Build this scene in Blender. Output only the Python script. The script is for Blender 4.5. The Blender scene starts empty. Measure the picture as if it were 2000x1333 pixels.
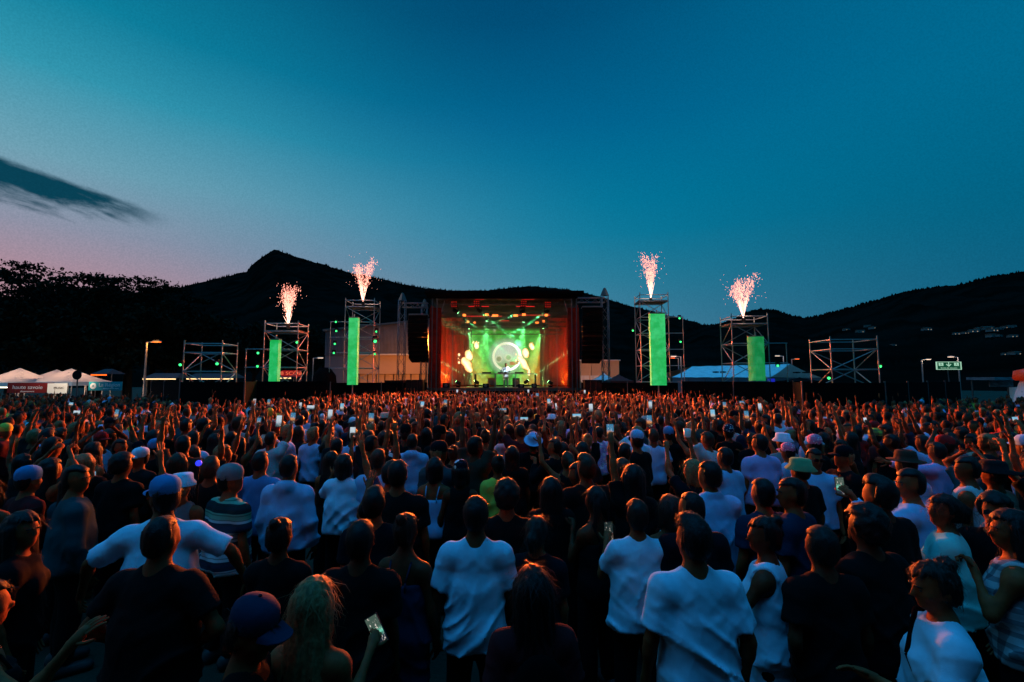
# concert crowd at dusk: stage, scaffold towers, hills
USE_DENOISE = True
SUN_E = 1.35
FLAME_E = 0.07   # stage fire
CROWD_E = 28000  # audience wash, watts
SMOKE_D = 0.034
BEAM = 26.0
import bpy, math, random
import numpy as np
from mathutils import Vector, Matrix, Euler

random.seed(7); rng = np.random.default_rng(7)
S = bpy.context.scene
COL = S.collection
R = math.radians

# ------------------------------------------------------------------ camera
F_PX, CX, CY, HORIZON = 889.0, 1000.0, 666.5, 738.0
CAM_Z = 2.6
PITCH = math.atan((HORIZON - CY) / F_PX)
cam_data = bpy.data.cameras.new('camera'); cam_data.lens = 16.0; cam_data.sensor_width = 36.0
cam_data.clip_start = 0.05; cam_data.clip_end = 9000
cam = bpy.data.objects.new('camera', cam_data); COL.objects.link(cam)
cam.location = (0, 0, CAM_Z); cam.rotation_euler = (math.pi / 2 + PITCH, 0, 0)
S.camera = cam

def ray(u, v):
    x, y = (u - CX) / F_PX, -(v - CY) / F_PX
    c, s = math.cos(PITCH), math.sin(PITCH)
    return Vector((x, c - y * s, s + y * c))
def at(u, v, Y):
    d = ray(u, v); k = Y / d.y
    return Vector((d.x * k, Y, CAM_Z + d.z * k))
def at_z(u, v, z):
    d = ray(u, v); k = (z - CAM_Z) / d.z
    return Vector((d.x * k, d.y * k, z))

# ------------------------------------------------------------------ view and sampling
S.view_settings.view_transform = 'Standard'; S.view_settings.look = 'None'
S.view_settings.exposure = 0.0; S.view_settings.gamma = 1.0; S.view_settings.use_curve_mapping = False
S.render.engine = 'CYCLES'
S.cycles.use_denoising = USE_DENOISE
S.cycles.max_bounces = 4; S.cycles.diffuse_bounces = 1; S.cycles.glossy_bounces = 2
S.cycles.transmission_bounces = 2; S.cycles.volume_bounces = 0; S.cycles.transparent_max_bounces = 6
S.cycles.sample_clamp_indirect = 3.0; S.cycles.sample_clamp_direct = 0.0
S.cycles.caustics_reflective = False; S.cycles.caustics_refractive = False

# ------------------------------------------------------------------ node helpers
class NT:
    def __init__(self, tree): self.t = tree; self.n = tree.nodes; self.l = tree.links
    def new(self, typ, **kw):
        n = self.n.new(typ)
        for k, v in kw.items(): setattr(n, k, v)
        return n
    def put(self, sock, v):
        if isinstance(v, bpy.types.NodeSocket): self.l.new(v, sock)
        elif v is not None: sock.default_value = v
    def m(self, op, a, b=None, c=None, clamp=False):
        n = self.new('ShaderNodeMath', operation=op, use_clamp=clamp)
        self.put(n.inputs[0], a)
        if b is not None: self.put(n.inputs[1], b)
        if c is not None: self.put(n.inputs[2], c)
        return n.outputs[0]
    def dot(self, a, b):
        n = self.new('ShaderNodeVectorMath', operation='DOT_PRODUCT')
        self.put(n.inputs[0], a); self.put(n.inputs[1], b); return n.outputs['Value']
    def smooth(self, x, lo, hi):
        n = self.new('ShaderNodeMapRange', interpolation_type='SMOOTHSTEP')
        self.put(n.inputs['Value'], x); self.put(n.inputs['From Min'], lo); self.put(n.inputs['From Max'], hi)
        return n.outputs['Result']
    def ramp(self, fac, stops):
        n = self.new('ShaderNodeValToRGB'); e = n.color_ramp.elements
        while len(e) > 1: e.remove(e[-1])
        e[0].position = stops[0][0]; e[0].color = (*stops[0][1], 1)
        for p, c in stops[1:]:
            k = e.new(p); k.color = (*c, 1)
        self.put(n.inputs[0], fac); return n.outputs[0]
    def mix(self, f, a, b, blend='MIX'):
        n = self.new('ShaderNodeMix', data_type='RGBA', blend_type=blend)
        self.put(n.inputs[0], f)
        self.put(n.inputs[6], a if isinstance(a, bpy.types.NodeSocket) else (*a, 1))
        self.put(n.inputs[7], b if isinstance(b, bpy.types.NodeSocket) else (*b, 1))
        return n.outputs[2]
    def noise(self, vec, scale, detail=3, rough=.55, dist=0.0):
        n = self.new('ShaderNodeTexNoise'); n.inputs['Scale'].default_value = scale
        n.inputs['Detail'].default_value = detail; n.inputs['Roughness'].default_value = rough
        n.inputs['Distortion'].default_value = dist
        if vec is not None: self.l.new(vec, n.inputs['Vector'])
        return n.outputs['Fac']

def lin(r, g, b):
    f = lambda c: (c / 255 / 12.92) if c / 255 <= .04045 else ((c / 255 + .055) / 1.055) ** 2.4
    return (f(r), f(g), f(b))

# ------------------------------------------------------------------ sky: dusk, afterglow low on the left
SUNSET = Vector((-0.86, 0.51, 0)).normalized()
W = bpy.data.worlds.new('World'); S.world = W; W.use_nodes = True
T = NT(W.node_tree); T.n.clear()
gen = T.new('ShaderNodeTexCoord').outputs['Generated']
sep = T.new('ShaderNodeSeparateXYZ'); T.l.new(gen, sep.inputs[0])
warp = T.noise(gen, 2.2, 4)
elev = T.m('ADD', sep.outputs[2], T.m('MULTIPLY', T.m('SUBTRACT', warp, .5), .03))
day = T.ramp(elev, [(0.0, lin(100, 146, 170)), (.12, lin(78, 140, 168)), (.21, lin(50, 136, 164)), (.30, lin(14, 130, 164)), (.36, lin(2, 124, 160)),
                    (.50, lin(0, 96, 142)), (.64, lin(0, 68, 112)), (1.0, lin(0, 50, 88))])
right = T.ramp(elev, [(0.0, lin(26, 92, 124)), (.12, lin(10, 94, 126)), (.25, lin(0, 97, 130)), (.45, lin(0, 104, 142)), (.62, lin(0, 100, 140)), (1.0, lin(0, 60, 98))])
glow = T.ramp(elev, [(0.0, lin(196, 136, 136)), (.16, lin(176, 138, 152)), (.23, lin(146, 146, 166)), (.33, lin(112, 162, 180)),
                     (.44, lin(52, 152, 176)), (.53, lin(14, 130, 158)), (.66, lin(4, 104, 136)), (.8, lin(2, 70, 108)), (1.0, lin(0, 50, 88))])
hz = T.m('SQRT', T.m('ADD', T.m('MULTIPLY', sep.outputs[0], sep.outputs[0]), T.m('MULTIPLY', sep.outputs[1], sep.outputs[1])))
az = T.m('DIVIDE', T.dot(gen, tuple(SUNSET)), T.m('MAXIMUM', hz, .05))
skyc = T.mix(T.m('POWER', T.m('DIVIDE', T.m('MAXIMUM', T.m('SUBTRACT', az, .05), 0.0), .95, clamp=True), 3.2), day, glow)
# the right side falls off a little further from the afterglow
skyc = T.mix(T.smooth(az, .85, -.45), skyc, right)
# dark cloud bank, wispy at its lower right end
cA, cB = ray(-140, 262).normalized(), ray(345, 432).normalized()
cN = cA.cross(cB).normalized()
if cN.z < 0: cN = -cN
cT = (cB - cA).normalized()
along = T.m('DIVIDE', T.m('SUBTRACT', T.dot(gen, tuple(cT)), cA.dot(cT)), (cB - cA).dot(cT))
mp = T.new('ShaderNodeMapping'); mp.vector_type = 'POINT'
xa = T.new('ShaderNodeCombineXYZ')
across = T.dot(gen, tuple(cN))
T.put(xa.inputs[0], T.m('MULTIPLY', along, 3.2)); T.put(xa.inputs[1], T.m('MULTIPLY', across, 46.0))
n1 = T.noise(xa.outputs[0], 1.0, 6, .6, .35); n2 = T.noise(xa.outputs[0], 3.1, 4, .6, .2)
taper = T.m('SUBTRACT', 1.0, T.m('POWER', T.m('MAXIMUM', along, 0.0), 1.25))
thick = T.m('MULTIPLY', T.m('MAXIMUM', taper, 0.0), .066)
up = T.smooth(T.m('ADD', across, T.m('MULTIPLY', T.m('SUBTRACT', n2, .5), .010)), .007, -.004)
dn_lim = T.m('MULTIPLY', thick, -1.0)
dn = T.smooth(T.m('ADD', T.m('SUBTRACT', across, dn_lim), T.m('MULTIPLY', T.m('SUBTRACT', n1, .5), .10)), -.016, .022)
ends = T.m('MULTIPLY', T.smooth(along, 1.02, .66), T.smooth(sep.outputs[1], 0.0, .2))
ends = T.m('MULTIPLY', ends, T.smooth(along, -1.6, -1.0))
cl = T.m('MULTIPLY', T.m('MULTIPLY', up, dn), ends, clamp=True)
skyc = T.mix(T.m('MULTIPLY', cl, 1.0), skyc, lin(6, 64, 84))
# a fainter streak higher on the left
c2 = T.smooth(T.noise(xa.outputs[0], .8, 4), .60, .78)
skyc = T.mix(T.m('MULTIPLY', T.m('MULTIPLY', c2, T.smooth(az, .55, .95)), T.m('MULTIPLY', T.smooth(elev, .34, .46), .16)), skyc, lin(20, 84, 112))
ns = T.new('ShaderNodeTexSky', sky_type='NISHITA'); ns.sun_disc = False
ns.sun_elevation = R(-3.0); ns.sun_rotation = math.atan2(SUNSET.x, SUNSET.y); ns.altitude = 250
sky_add = T.mix(1.0, skyc, T.mix(1.0, ns.outputs[0], (.004, .004, .004), 'MULTIPLY'), 'ADD')
fine = T.noise(gen, 420, 2, .6)
sky_add = T.mix(1.0, sky_add, T.mix(T.smooth(fine, .25, .75), (.90, .93, .93), (1.10, 1.07, 1.07)), 'MULTIPLY')
bg = T.new('ShaderNodeBackground'); T.l.new(sky_add, bg.inputs[0]); bg.inputs[1].default_value = 1.0
wo = T.new('ShaderNodeOutputWorld'); T.l.new(bg.outputs[0], wo.inputs[0])

# ------------------------------------------------------------------ last daylight: one very soft, blue sun lamp high behind the crowd
sun = bpy.data.lights.new('dusk_light', 'SUN'); sun.energy = SUN_E; sun.angle = R(50); sun.color = (.03, .42, 1.0)
so = bpy.data.objects.new('dusk_light', sun); COL.objects.link(so)
so.rotation_euler = Vector((0.14, 0.15, -1.0)).to_track_quat('-Z', 'Y').to_euler()

# ------------------------------------------------------------------ materials
def mat(name, color=(.5, .5, .5), rough=.7, metal=0.0, noise_scale=None, noise_amt=.25, bump=None, bump_d=.01, emit=None, emit_s=0.0, objcol=False, spec=.3, coords='Object'):
    m = bpy.data.materials.new(name); m.use_nodes = True
    t = NT(m.node_tree); b = t.n['Principled BSDF']
    tc = t.new('ShaderNodeTexCoord').outputs[coords]
    c = None
    if objcol:
        c = t.new('ShaderNodeObjectInfo').outputs['Color']
    if noise_scale:
        f = t.noise(tc, noise_scale, 4)
        base = c if c is not None else color
        hi = t.mix(1.0, base, tuple([1 + noise_amt] * 3), 'MULTIPLY'); lo = t.mix(1.0, base, tuple([1 - noise_amt] * 3), 'MULTIPLY')
        c = t.mix(t.smooth(f, .3, .7), lo, hi)
    if c is not None: t.l.new(c, b.inputs['Base Color'])
    else: b.inputs['Base Color'].default_value = (*color, 1)
    b.inputs['Roughness'].default_value = rough; b.inputs['Metallic'].default_value = metal
    b.inputs['Specular IOR Level'].default_value = spec
    if bump:
        bn = t.new('ShaderNodeBump'); bn.inputs['Distance'].default_value = bump_d; bn.inputs['Strength'].default_value = .6
        t.l.new(t.noise(tc, bump, 4), bn.inputs['Height']); t.l.new(bn.outputs[0], b.inputs['Normal'])
    if emit is not None:
        b.inputs['Emission Color'].default_value = (*emit, 1); b.inputs['Emission Strength'].default_value = emit_s
    return m

# ------------------------------------------------------------------ object helpers
def props(o, label=None, cat=None, group=None, kind=None):
    if label: o['label'] = label
    if cat: o['category'] = cat
    if group: o['group'] = group
    if kind: o['kind'] = kind
    return o
def link(name, data, parent=None, m=None, loc=None, rot=None, scale=None):
    o = bpy.data.objects.new(name, data); COL.objects.link(o)
    if parent is not None: o.parent = parent
    if m is not None and data is not None and hasattr(data, 'materials'):
        if len(data.materials) == 0: data.materials.append(m)
        elif data.materials[0] is not m:
            o.material_slots[0].link = 'OBJECT'; o.material_slots[0].material = m
    if loc is not None: o.location = loc
    if rot is not None: o.rotation_euler = rot
    if scale is not None: o.scale = scale
    return o
def empty(name, loc=(0, 0, 0), rz=0.0):
    o = bpy.data.objects.new(name, None); COL.objects.link(o); o.location = loc; o.rotation_euler = (0, 0, rz)
    o.empty_display_size = .1
    return o
def mesh_np(name, V, Q, smooth=True):
    """V (n,3), Q (m,3|4) arrays -> mesh"""
    me = bpy.data.meshes.new(name); V = np.asarray(V, np.float32); Q = np.asarray(Q, np.int32)
    k = Q.shape[1]
    me.vertices.add(len(V)); me.vertices.foreach_set('co', V.ravel())
    me.loops.add(Q.size); me.loops.foreach_set('vertex_index', Q.ravel())
    me.polygons.add(len(Q)); me.polygons.foreach_set('loop_start', np.arange(0, Q.size, k, dtype=np.int32))
    me.polygons.foreach_set('use_smooth', np.full(len(Q), smooth, bool))
    me.update(calc_edges=True); me.validate()
    return me
class MB:
    """collects boxes, tubes and free faces into one mesh"""
    def __init__(self): self.v = []; self.f = []
    def face(self, pts): n = len(self.v); self.v += [tuple(p) for p in pts]; self.f.append(tuple(range(n, n + len(pts))))
    def box(self, c, s, M=None):
        n = len(self.v)
        for dz in (-.5, .5):
            for dx, dy in ((-.5, -.5), (.5, -.5), (.5, .5), (-.5, .5)):
                p = Vector((dx * s[0], dy * s[1], dz * s[2]))
                if M is not None: p = M @ p
                self.v.append(tuple(p + Vector(c)))
        self.f += [tuple(n + i for i in q) for q in ((3, 2, 1, 0), (4, 5, 6, 7), (0, 1, 5, 4), (1, 2, 6, 5), (2, 3, 7, 6), (3, 0, 4, 7))]
        return self
    def tube(self, a, b, r0, r1=None, n=8, caps=True):
        r1 = r0 if r1 is None else r1
        a, b = Vector(a), Vector(b); d = (b - a).normalized()
        x = d.orthogonal().normalized(); y = d.cross(x); k = len(self.v)
        for p, r in ((a, r0), (b, r1)):
            for i in range(n):
                t = 2 * math.pi * i / n; self.v.append(tuple(p + x * (r * math.cos(t)) + y * (r * math.sin(t))))
        for i in range(n):
            j = (i + 1) % n; self.f.append((k + i, k + j, k + n + j, k + n + i))
        if caps: self.f.append(tuple(k + i for i in reversed(range(n)))); self.f.append(tuple(k + n + i for i in range(n)))
        return self
    def lathe(self, prof, n=20, sx=1.0, sy=1.0, c=(0, 0, 0)):
        k = len(self.v)
        for r, z in prof:
            for i in range(n):
                t = 2 * math.pi * i / n; self.v.append((c[0] + sx * r * math.cos(t), c[1] + sy * r * math.sin(t), c[2] + z))
        for a in range(len(prof) - 1):
            for i in range(n):
                j = (i + 1) % n; self.f.append((k + a * n + i, k + a * n + j, k + (a + 1) * n + j, k + (a + 1) * n + i))
        return self
    def mesh(self, name, smooth=False):
        me = bpy.data.meshes.new(name); me.from_pydata(self.v, [], self.f); me.update()
        if smooth: me.polygons.foreach_set('use_smooth', [True] * len(me.polygons))
        return me
    def build(self, name, m, parent=None, smooth=False, **kw):
        return link(name, self.mesh(name, smooth), parent, m, **kw)
UNIT_TUBE = MB().tube((0, 0, 0), (0, 0, 1), 1.0, n=8).mesh('tube', True)
UNIT_BOX = MB().box((0, 0, 0), (1, 1, 1)).mesh('box')
def pole(name, a, b, r, m, parent=None):
    """a straight round tube between two points, sharing one mesh"""
    a, b = Vector(a), Vector(b); d = b - a
    o = link(name, UNIT_TUBE, parent, m, loc=a, rot=d.to_track_quat('Z', 'Y').to_euler(), scale=(r, r, d.length))
    return o
def block(name, c, s, m, parent=None, rot=(0, 0, 0)):
    return link(name, UNIT_BOX, parent, m, loc=c, rot=rot, scale=s)
def text(name, body, size, m, parent=None, loc=(0, 0, 0), rot=(math.pi / 2, 0, 0), align='CENTER', extrude=.004, xs=1.0, shear=0.0):
    c = bpy.data.curves.new(name, 'FONT'); c.body = body; c.size = size; c.align_x = align; c.align_y = 'CENTER'
    c.extrude = extrude; c.shear = shear; c.materials.append(m)
    tmp = bpy.data.objects.new(name, c); COL.objects.link(tmp); bpy.context.view_layer.update()
    me = bpy.data.meshes.new_from_object(tmp.evaluated_get(bpy.context.evaluated_depsgraph_get())); bpy.data.objects.remove(tmp); bpy.data.curves.remove(c)
    if not me.materials: me.materials.append(m)
    me.name = name
    o = bpy.data.objects.new(name, me); COL.objects.link(o); o.parent = parent
    o.location = loc; o.rotation_euler = rot; o.scale = (xs, 1, 1)
    return o
def lamp(name, typ, loc, energy, color, parent=None, **kw):
    l = bpy.data.lights.new(name, typ); l.energy = energy; l.color = color
    aim = kw.pop('aim', None)
    for k, v in kw.items(): setattr(l, k, v)
    o = bpy.data.objects.new(name, l); COL.objects.link(o); o.location = loc; o.parent = parent
    if aim is not None: o.rotation_euler = (Vector(aim) - Vector(loc)).to_track_quat('-Z', 'Y').to_euler()
    return o
# ================================================================== people: signed-distance bodies, one continuous surface each
def surface_nets(Fd, xs, ys, zs):
    ins = Fd < 0
    c = ins.astype(np.int8)
    s = c[:-1, :-1, :-1] + c[1:, :-1, :-1] + c[:-1, 1:, :-1] + c[1:, 1:, :-1] + c[:-1, :-1, 1:] + c[1:, :-1, 1:] + c[:-1, 1:, 1:] + c[1:, 1:, 1:]
    act = (s > 0) & (s < 8)
    I, J, K = np.nonzero(act); n = len(I)
    vid = np.full(act.shape, -1, np.int32); vid[I, J, K] = np.arange(n)
    corner = {}
    for a in (0, 1):
        for b in (0, 1):
            for d in (0, 1): corner[a, b, d] = Fd[I + a, J + b, K + d]
    X = (xs[I], xs[I + 1]); Y = (ys[J], ys[J + 1]); Z = (zs[K], zs[K + 1])
    acc = np.zeros((n, 3)); cnt = np.zeros(n)
    def edge(c0, c1):
        nonlocal acc, cnt
        a, b = corner[c0], corner[c1]; mk = (a < 0) != (b < 0)
        t = np.where(mk, a / np.where(mk, a - b, 1), 0)
        for ax, A in enumerate((X, Y, Z)):
            p = A[c0[ax]] + (A[c1[ax]] - A[c0[ax]]) * t
            acc[:, ax] += np.where(mk, p, 0)
        cnt += mk
    for b in (0, 1):
        for d in (0, 1):
            edge((0, b, d), (1, b, d)); edge((b, 0, d), (b, 1, d)); edge((b, d, 0), (b, d, 1))
    V = acc / cnt[:, None]
    Q = []
    def quads(ax):
        a = np.moveaxis(ins, ax, 0); ch = a[:-1] != a[1:]
        ch = ch[:, 1:-1, 1:-1]; i, j, k = np.nonzero(ch); j += 1; k += 1
        g = np.moveaxis(vid, ax, 0)
        q = np.stack([g[i, j - 1, k - 1], g[i, j, k - 1], g[i, j, k], g[i, j - 1, k]], 1)
        flip = ~a[i, j, k]
        if ax == 1: flip = ~flip
        q[flip] = q[flip][:, ::-1]
        Q.append(q)
    for ax in (0, 1, 2): quads(ax)
    Q = np.concatenate(Q); Q = Q[(Q >= 0).all(1)]
    return V, Q

def A(*p): return np.array(p, float)
def unit(v): v = np.asarray(v, float); return v / np.linalg.norm(v)
class Shape:
    """list of primitives blended into one surface"""
    def __init__(self): self.p = []; self.post = []
    def cone(self, a, b, ra, rb, k=.03, cut=None): self.p.append(('c', A(*a), A(*b), ra, rb, k, cut)); return self
    def ell(self, c, r, k=.03, M=None): self.p.append(('e', A(*c), A(*r), M, 0, k, None)); return self
    def sub(self, c, r, k=.01, M=None): self.p.append(('s', A(*c), A(*r), M, 0, k, None)); return self
    def box3(self, p):
        if p[0] == 'c':
            r = max(p[3], p[4]); return np.minimum(p[1], p[2]) - r, np.maximum(p[1], p[2]) + r
        r = p[2] if p[3] is None else np.full(3, p[2].max())
        return p[1] - r, p[1] + r
    def mesh(self, h, hz_low=None, z_low=.88):
        lo = np.min([self.box3(p)[0] for p in self.p if p[0] != 's'], 0) - 3 * h
        hi = np.max([self.box3(p)[1] for p in self.p if p[0] != 's'], 0) + 3 * h
        xs = np.arange(lo[0], hi[0] + h, h); ys = np.arange(lo[1], hi[1] + h, h)
        if hz_low and lo[2] < z_low:
            zs = np.concatenate([np.arange(lo[2], z_low, hz_low), np.arange(z_low, hi[2] + h, h)])
        else: zs = np.arange(lo[2], hi[2] + h, h)
        Fd = np.full((len(xs), len(ys), len(zs)), .5, np.float32)
        for p in self.p:
            a, b = self.box3(p); mg = p[5] + 2.5 * max(h, hz_low or 0)
            i0, i1 = np.searchsorted(xs, (a[0] - mg, b[0] + mg)); j0, j1 = np.searchsorted(ys, (a[1] - mg, b[1] + mg)); k0, k1 = np.searchsorted(zs, (a[2] - mg, b[2] + mg))
            if i1 <= i0 or j1 <= j0 or k1 <= k0: continue
            x = xs[i0:i1, None, None]; y = ys[None, j0:j1, None]; z = zs[None, None, k0:k1]
            if p[0] == 'c':
                ba = p[2] - p[1]; L = ba @ ba
                px, py, pz = x - p[1][0], y - p[1][1], z - p[1][2]
                t = np.clip((px * ba[0] + py * ba[1] + pz * ba[2]) / L, 0, 1)
                d = np.sqrt((px - t * ba[0]) ** 2 + (py - t * ba[1]) ** 2 + (pz - t * ba[2]) ** 2) - (p[3] + (p[4] - p[3]) * t)
                if p[6] is not None:
                    u = ba / math.sqrt(L); e = p[2]
                    d = np.maximum(d, (x - e[0]) * u[0] + (y - e[1]) * u[1] + (z - e[2]) * u[2])
            else:
                px, py, pz = x - p[1][0], y - p[1][1], z - p[1][2]
                if p[3] is not None:
                    M = p[3]
                    px, py, pz = (M[0, 0] * px + M[1, 0] * py + M[2, 0] * pz, M[0, 1] * px + M[1, 1] * py + M[2, 1] * pz, M[0, 2] * px + M[1, 2] * py + M[2, 2] * pz)
                r = p[2]
                k0_ = np.sqrt((px / r[0]) ** 2 + (py / r[1]) ** 2 + (pz / r[2]) ** 2)
                k1_ = np.sqrt((px / r[0] ** 2) ** 2 + (py / r[1] ** 2) ** 2 + (pz / r[2] ** 2) ** 2)
                d = k0_ * (k0_ - 1) / np.maximum(k1_, 1e-6)
            Fs = Fd[i0:i1, j0:j1, k0:k1]; k = p[5]
            if p[0] == 's':
                Fd[i0:i1, j0:j1, k0:k1] = np.maximum(Fs, -d)
            else:
                g = np.clip(.5 + .5 * (Fs - d) / k, 0, 1)
                Fd[i0:i1, j0:j1, k0:k1] = Fs + (d - Fs) * g - k * g * (1 - g)
        x = xs[:, None, None]; y = ys[None, :, None]; z = zs[None, None, :]
        for fn in self.post: Fd = fn(Fd, x, y, z)
        return surface_nets(Fd, xs, ys, zs)

POSES = {
    'down': ((.20, -.06, -1), (.04, .28, -1), 'relax'),
    'hang': ((.28, -.14, -1), (-.02, .2, -1), 'relax'),
    'pocket': ((.36, -.25, -1), (-.28, .42, -.8), 'relax'),
    'up': ((.24, .22, 1), (.02, .10, 1), 'open'),
    'upfwd': ((.22, .75, .62), (.0, .35, .95), 'open'),
    'phone_up': ((.26, .52, .78), (-.12, .30, 1), 'grip'),
    'phone_high': ((.10, .30, 1), (-.04, .16, 1), 'grip'),
    'phone_face': ((.28, .45, -.80), (-.38, .58, .72), 'grip'),
    'phone_wide': ((.75, .42, .10), (.12, .42, .9), 'grip'),
    'fist': ((.42, .34, .80), (-.10, .14, 1), 'fist'),
    'over': ((.86, .06, .56), (-.78, .10, .62), 'relax'),
    'clasp': ((.62, .18, .78), (-.70, .10, .72), 'fist'),
    'wave': ((.72, .16, .60), (.22, .08, 1), 'open'),
    'fold': ((.26, .12, -1), (-.85, .55, .12), 'relax'),
    'fwd': ((.22, .42, -.85), (-.30, 1, .20), 'relax'),
    'hip': ((.62, -.12, -.80), (-.74, .25, -.58), 'fist'),
    'spread': ((.80, .10, -.55), (.25, .35, -.9), 'relax'),
    'chin': ((.22, .40, -.86), (-.40, .25, .90), 'fist'),
}
LEN_U, LEN_F = .285, .255
def arm_points(side, pose, g, w, jit=None):
    u, f, hand = POSES[pose] if isinstance(pose, str) else pose
    u = A(*u); f = A(*f)
    if jit is not None: u = u + jit[:3]; f = f + jit[3:]
    u[0] *= side; f[0] *= side; u = unit(u); f = unit(f)
    lift = max(0, u[2]) * .035
    Sx = (.178 if g == 'm' else .155) * (1 + (w - 1) * .5)
    S0 = A(side * (Sx - lift * .4), -.008, 1.388 + lift)
    E = S0 + u * LEN_U; Wp = E + f * LEN_F
    return S0, E, Wp, u, f, hand

def head_frame(yaw, pitch=0.0, roll=0.0):
    Mz = Euler((pitch, roll, yaw)).to_matrix(); M = np.array(Mz)
    piv = A(0, -.005, 1.545)
    return M, piv

def body_shape(P):
    g, w = P['g'], P['w']; sh = Shape(); f = g == 'f'
    wx = .90 if f else 1.0
    sh.ell((0, .0, 1.30), (.158 * wx * w, .108 * w, .175), .05)
    for s in (-1, 1): sh.cone((0, -.012, 1.388), (s * .135 * wx, -.014, 1.376), .060, .052, .05)
    sh.ell((0, .002, 1.10), ((.122 if f else .138) * w, .098 * w, .17), .06)
    sh.ell((0, -.008, .95), ((.170 if f else .160) * w, .118 * w, .13), .06)
    for s in (-1, 1):
        sh.ell((s * .078, -.052, .90), (.086, .084, .09), .04)
        if f: sh.ell((s * .068, .082, 1.265), (.060, .055, .06), .03)
        sh.cone((s * .100, -.022, 1.405), (s * .02, -.014, 1.480), .036, .040, .05)
        if P.get('sit'):
            kn = (s * .16, .38, .86); an = (s * .15, .36, .45); to = (s * .15, .50, .40)
        else:
            lx = P.get('stance', 0.0); kn = (s * (.10 + lx * .5), .015, .50); an = (s * (.10 + lx), -.02, .085); to = (s * (.125 + lx), .14, .035)
        sh.cone((s * .088, 0, .90), kn, .086, .055, .04); sh.cone(kn, an, .054, .038, .03)
        m = (A(*kn) * .65 + A(*an) * .35) + A(0, -.028, 0); sh.ell(tuple(m), (.046, .048, .11), .03)
        sh.cone((an[0], an[1] - .02, an[2] - .04), to, .042, .034, .03)
        S0, E, Wp, u, fd, hand = P['arm'][s]
        k = .92 if f else 1.0
        sh.ell(tuple(S0 + u * .03), (.053 * k, .054 * k, .053 * k), .05)
        sh.cone(tuple(S0), tuple(E), .046 * k * (.5 + .5 * w), .037 * k, .04); sh.cone(tuple(E), tuple(Wp), .037 * k, .0255 * k, .025)
        mm = E + (Wp - E) * .28; sh.ell(tuple(mm), (.038 * k,) * 3, .03)
        # palm: flat, along the forearm direction
        hd = P['hand_dir'][s]; nx = P['hand_n'][s]; M = np.stack([np.cross(hd, nx), nx, hd], 1)
        sh.ell(tuple(Wp + hd * .055), (.040 * k, .0185, .052), .018, M)
        sh.cone(tuple(Wp), tuple(Wp + hd * .04), .027 * k, .026, .015)
    sh.cone((0, -.025, 1.44), (0, .006, 1.575), .060 if not f else .050, .053 if not f else .045, .035)
    M, piv = P['head']
    def hp(x, y, z): return tuple(M @ (A(x, y, z) - piv) + piv)
    fs = .95 if f else 1.0
    sh.ell(hp(0, -.004, 1.662), (.074 * fs, .094, .090), .03, M)
    sh.ell(hp(0, .030, 1.606), (.060 * fs, .066, .082), .03, M)
    sh.ell(hp(0, .060, 1.552), (.034 * fs, .034, .026), .025, M)
    sh.cone(hp(0, .092, 1.640), hp(0, .114, 1.604), .0085, .0135, .012)
    sh.ell(hp(0, .078, 1.655), (.045, .020, .012), .018, M)
    for s in (-1, 1):
        sh.ell(hp(s * .076 * fs, -.008, 1.618), (.010, .021, .032), .010, M)
        sh.ell(hp(s * .043, .062, 1.610), (.020, .020, .016), .02, M)
        sh.sub(hp(s * .032, .108, 1.636), (.018, .020, .011), .01, M)
    sh.ell(hp(0, .091, 1.577), (.022, .011, .0085), .008, M)
    return sh

def finger_tubes(P, n=5):
    V, Q = [], []
    for s in (-1, 1):
        S0, E, Wp, u, fd, hand = P['arm'][s]; hd = P['hand_dir'][s]; nx = P['hand_n'][s]; ax = np.cross(hd, nx) * s
        k = .92 if P['g'] == 'f' else 1.0
        base = Wp + hd * .088
        spread = {'open': .22, 'relax': .08, 'grip': .05, 'fist': .02}[hand]
        curl = {'open': .10, 'relax': .38, 'grip': .85, 'fist': 1.25}[hand]
        specs = [(-.028, .040, -1.5), (-.0095, .046, -.5), (.0095, .043, .4), (.027, .033, 1.2)]
        chains = []
        for off, ln, sp in specs:
            d = unit(hd + ax * spread * sp * .5); p = base + ax * off * k - hd * .012; pts = [p]; a = 0.0
            for j, sc in enumerate((1.0, .68, .52)):
                a += curl * (.7 if j == 0 else .85); dj = unit(d * math.cos(a) + nx * math.sin(a)); p = p + dj * ln * k * sc; pts.append(p)
            chains.append((pts, .0098 * k))
        d = unit(-ax * .75 + hd * .62 + nx * .25); p = Wp + hd * .030 - ax * .028 * k; pts = [p]
        for ln, tw in ((.036, 0), (.030, .35), (.022, .3)):
            d = unit(d + hd * tw); p = p + d * ln * k; pts.append(p)
        chains.append((pts, .0112 * k))
        for pts, r in chains:
            b0 = sum(len(v) for v in V); ring = []
            for j, p in enumerate(pts):
                t = unit(pts[min(j + 1, 3)] - pts[max(j - 1, 0)]); o = unit(np.cross(t, nx + A(.01, .02, .03))); q = np.cross(t, o)
                rr = r * (1.0, .96, .88, .66)[j]
                for i in range(n):
                    an = 2 * math.pi * i / n; ring.append(p + o * rr * math.cos(an) + q * rr * math.sin(an))
            tip = pts[-1] + unit(pts[-1] - pts[-2]) * r * .6
            ring += [tip] * 1
            V.append(np.array(ring))
            for j in range(3):
                for i in range(n):
                    i2 = (i + 1) % n; Q.append((b0 + j * n + i, b0 + j * n + i2, b0 + (j + 1) * n + i2, b0 + (j + 1) * n + i))
            for i in range(n): Q.append((b0 + 3 * n + i, b0 + 3 * n + (i + 1) % n, b0 + 4 * n, b0 + 4 * n))
    return np.concatenate(V), np.array(Q)

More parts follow.
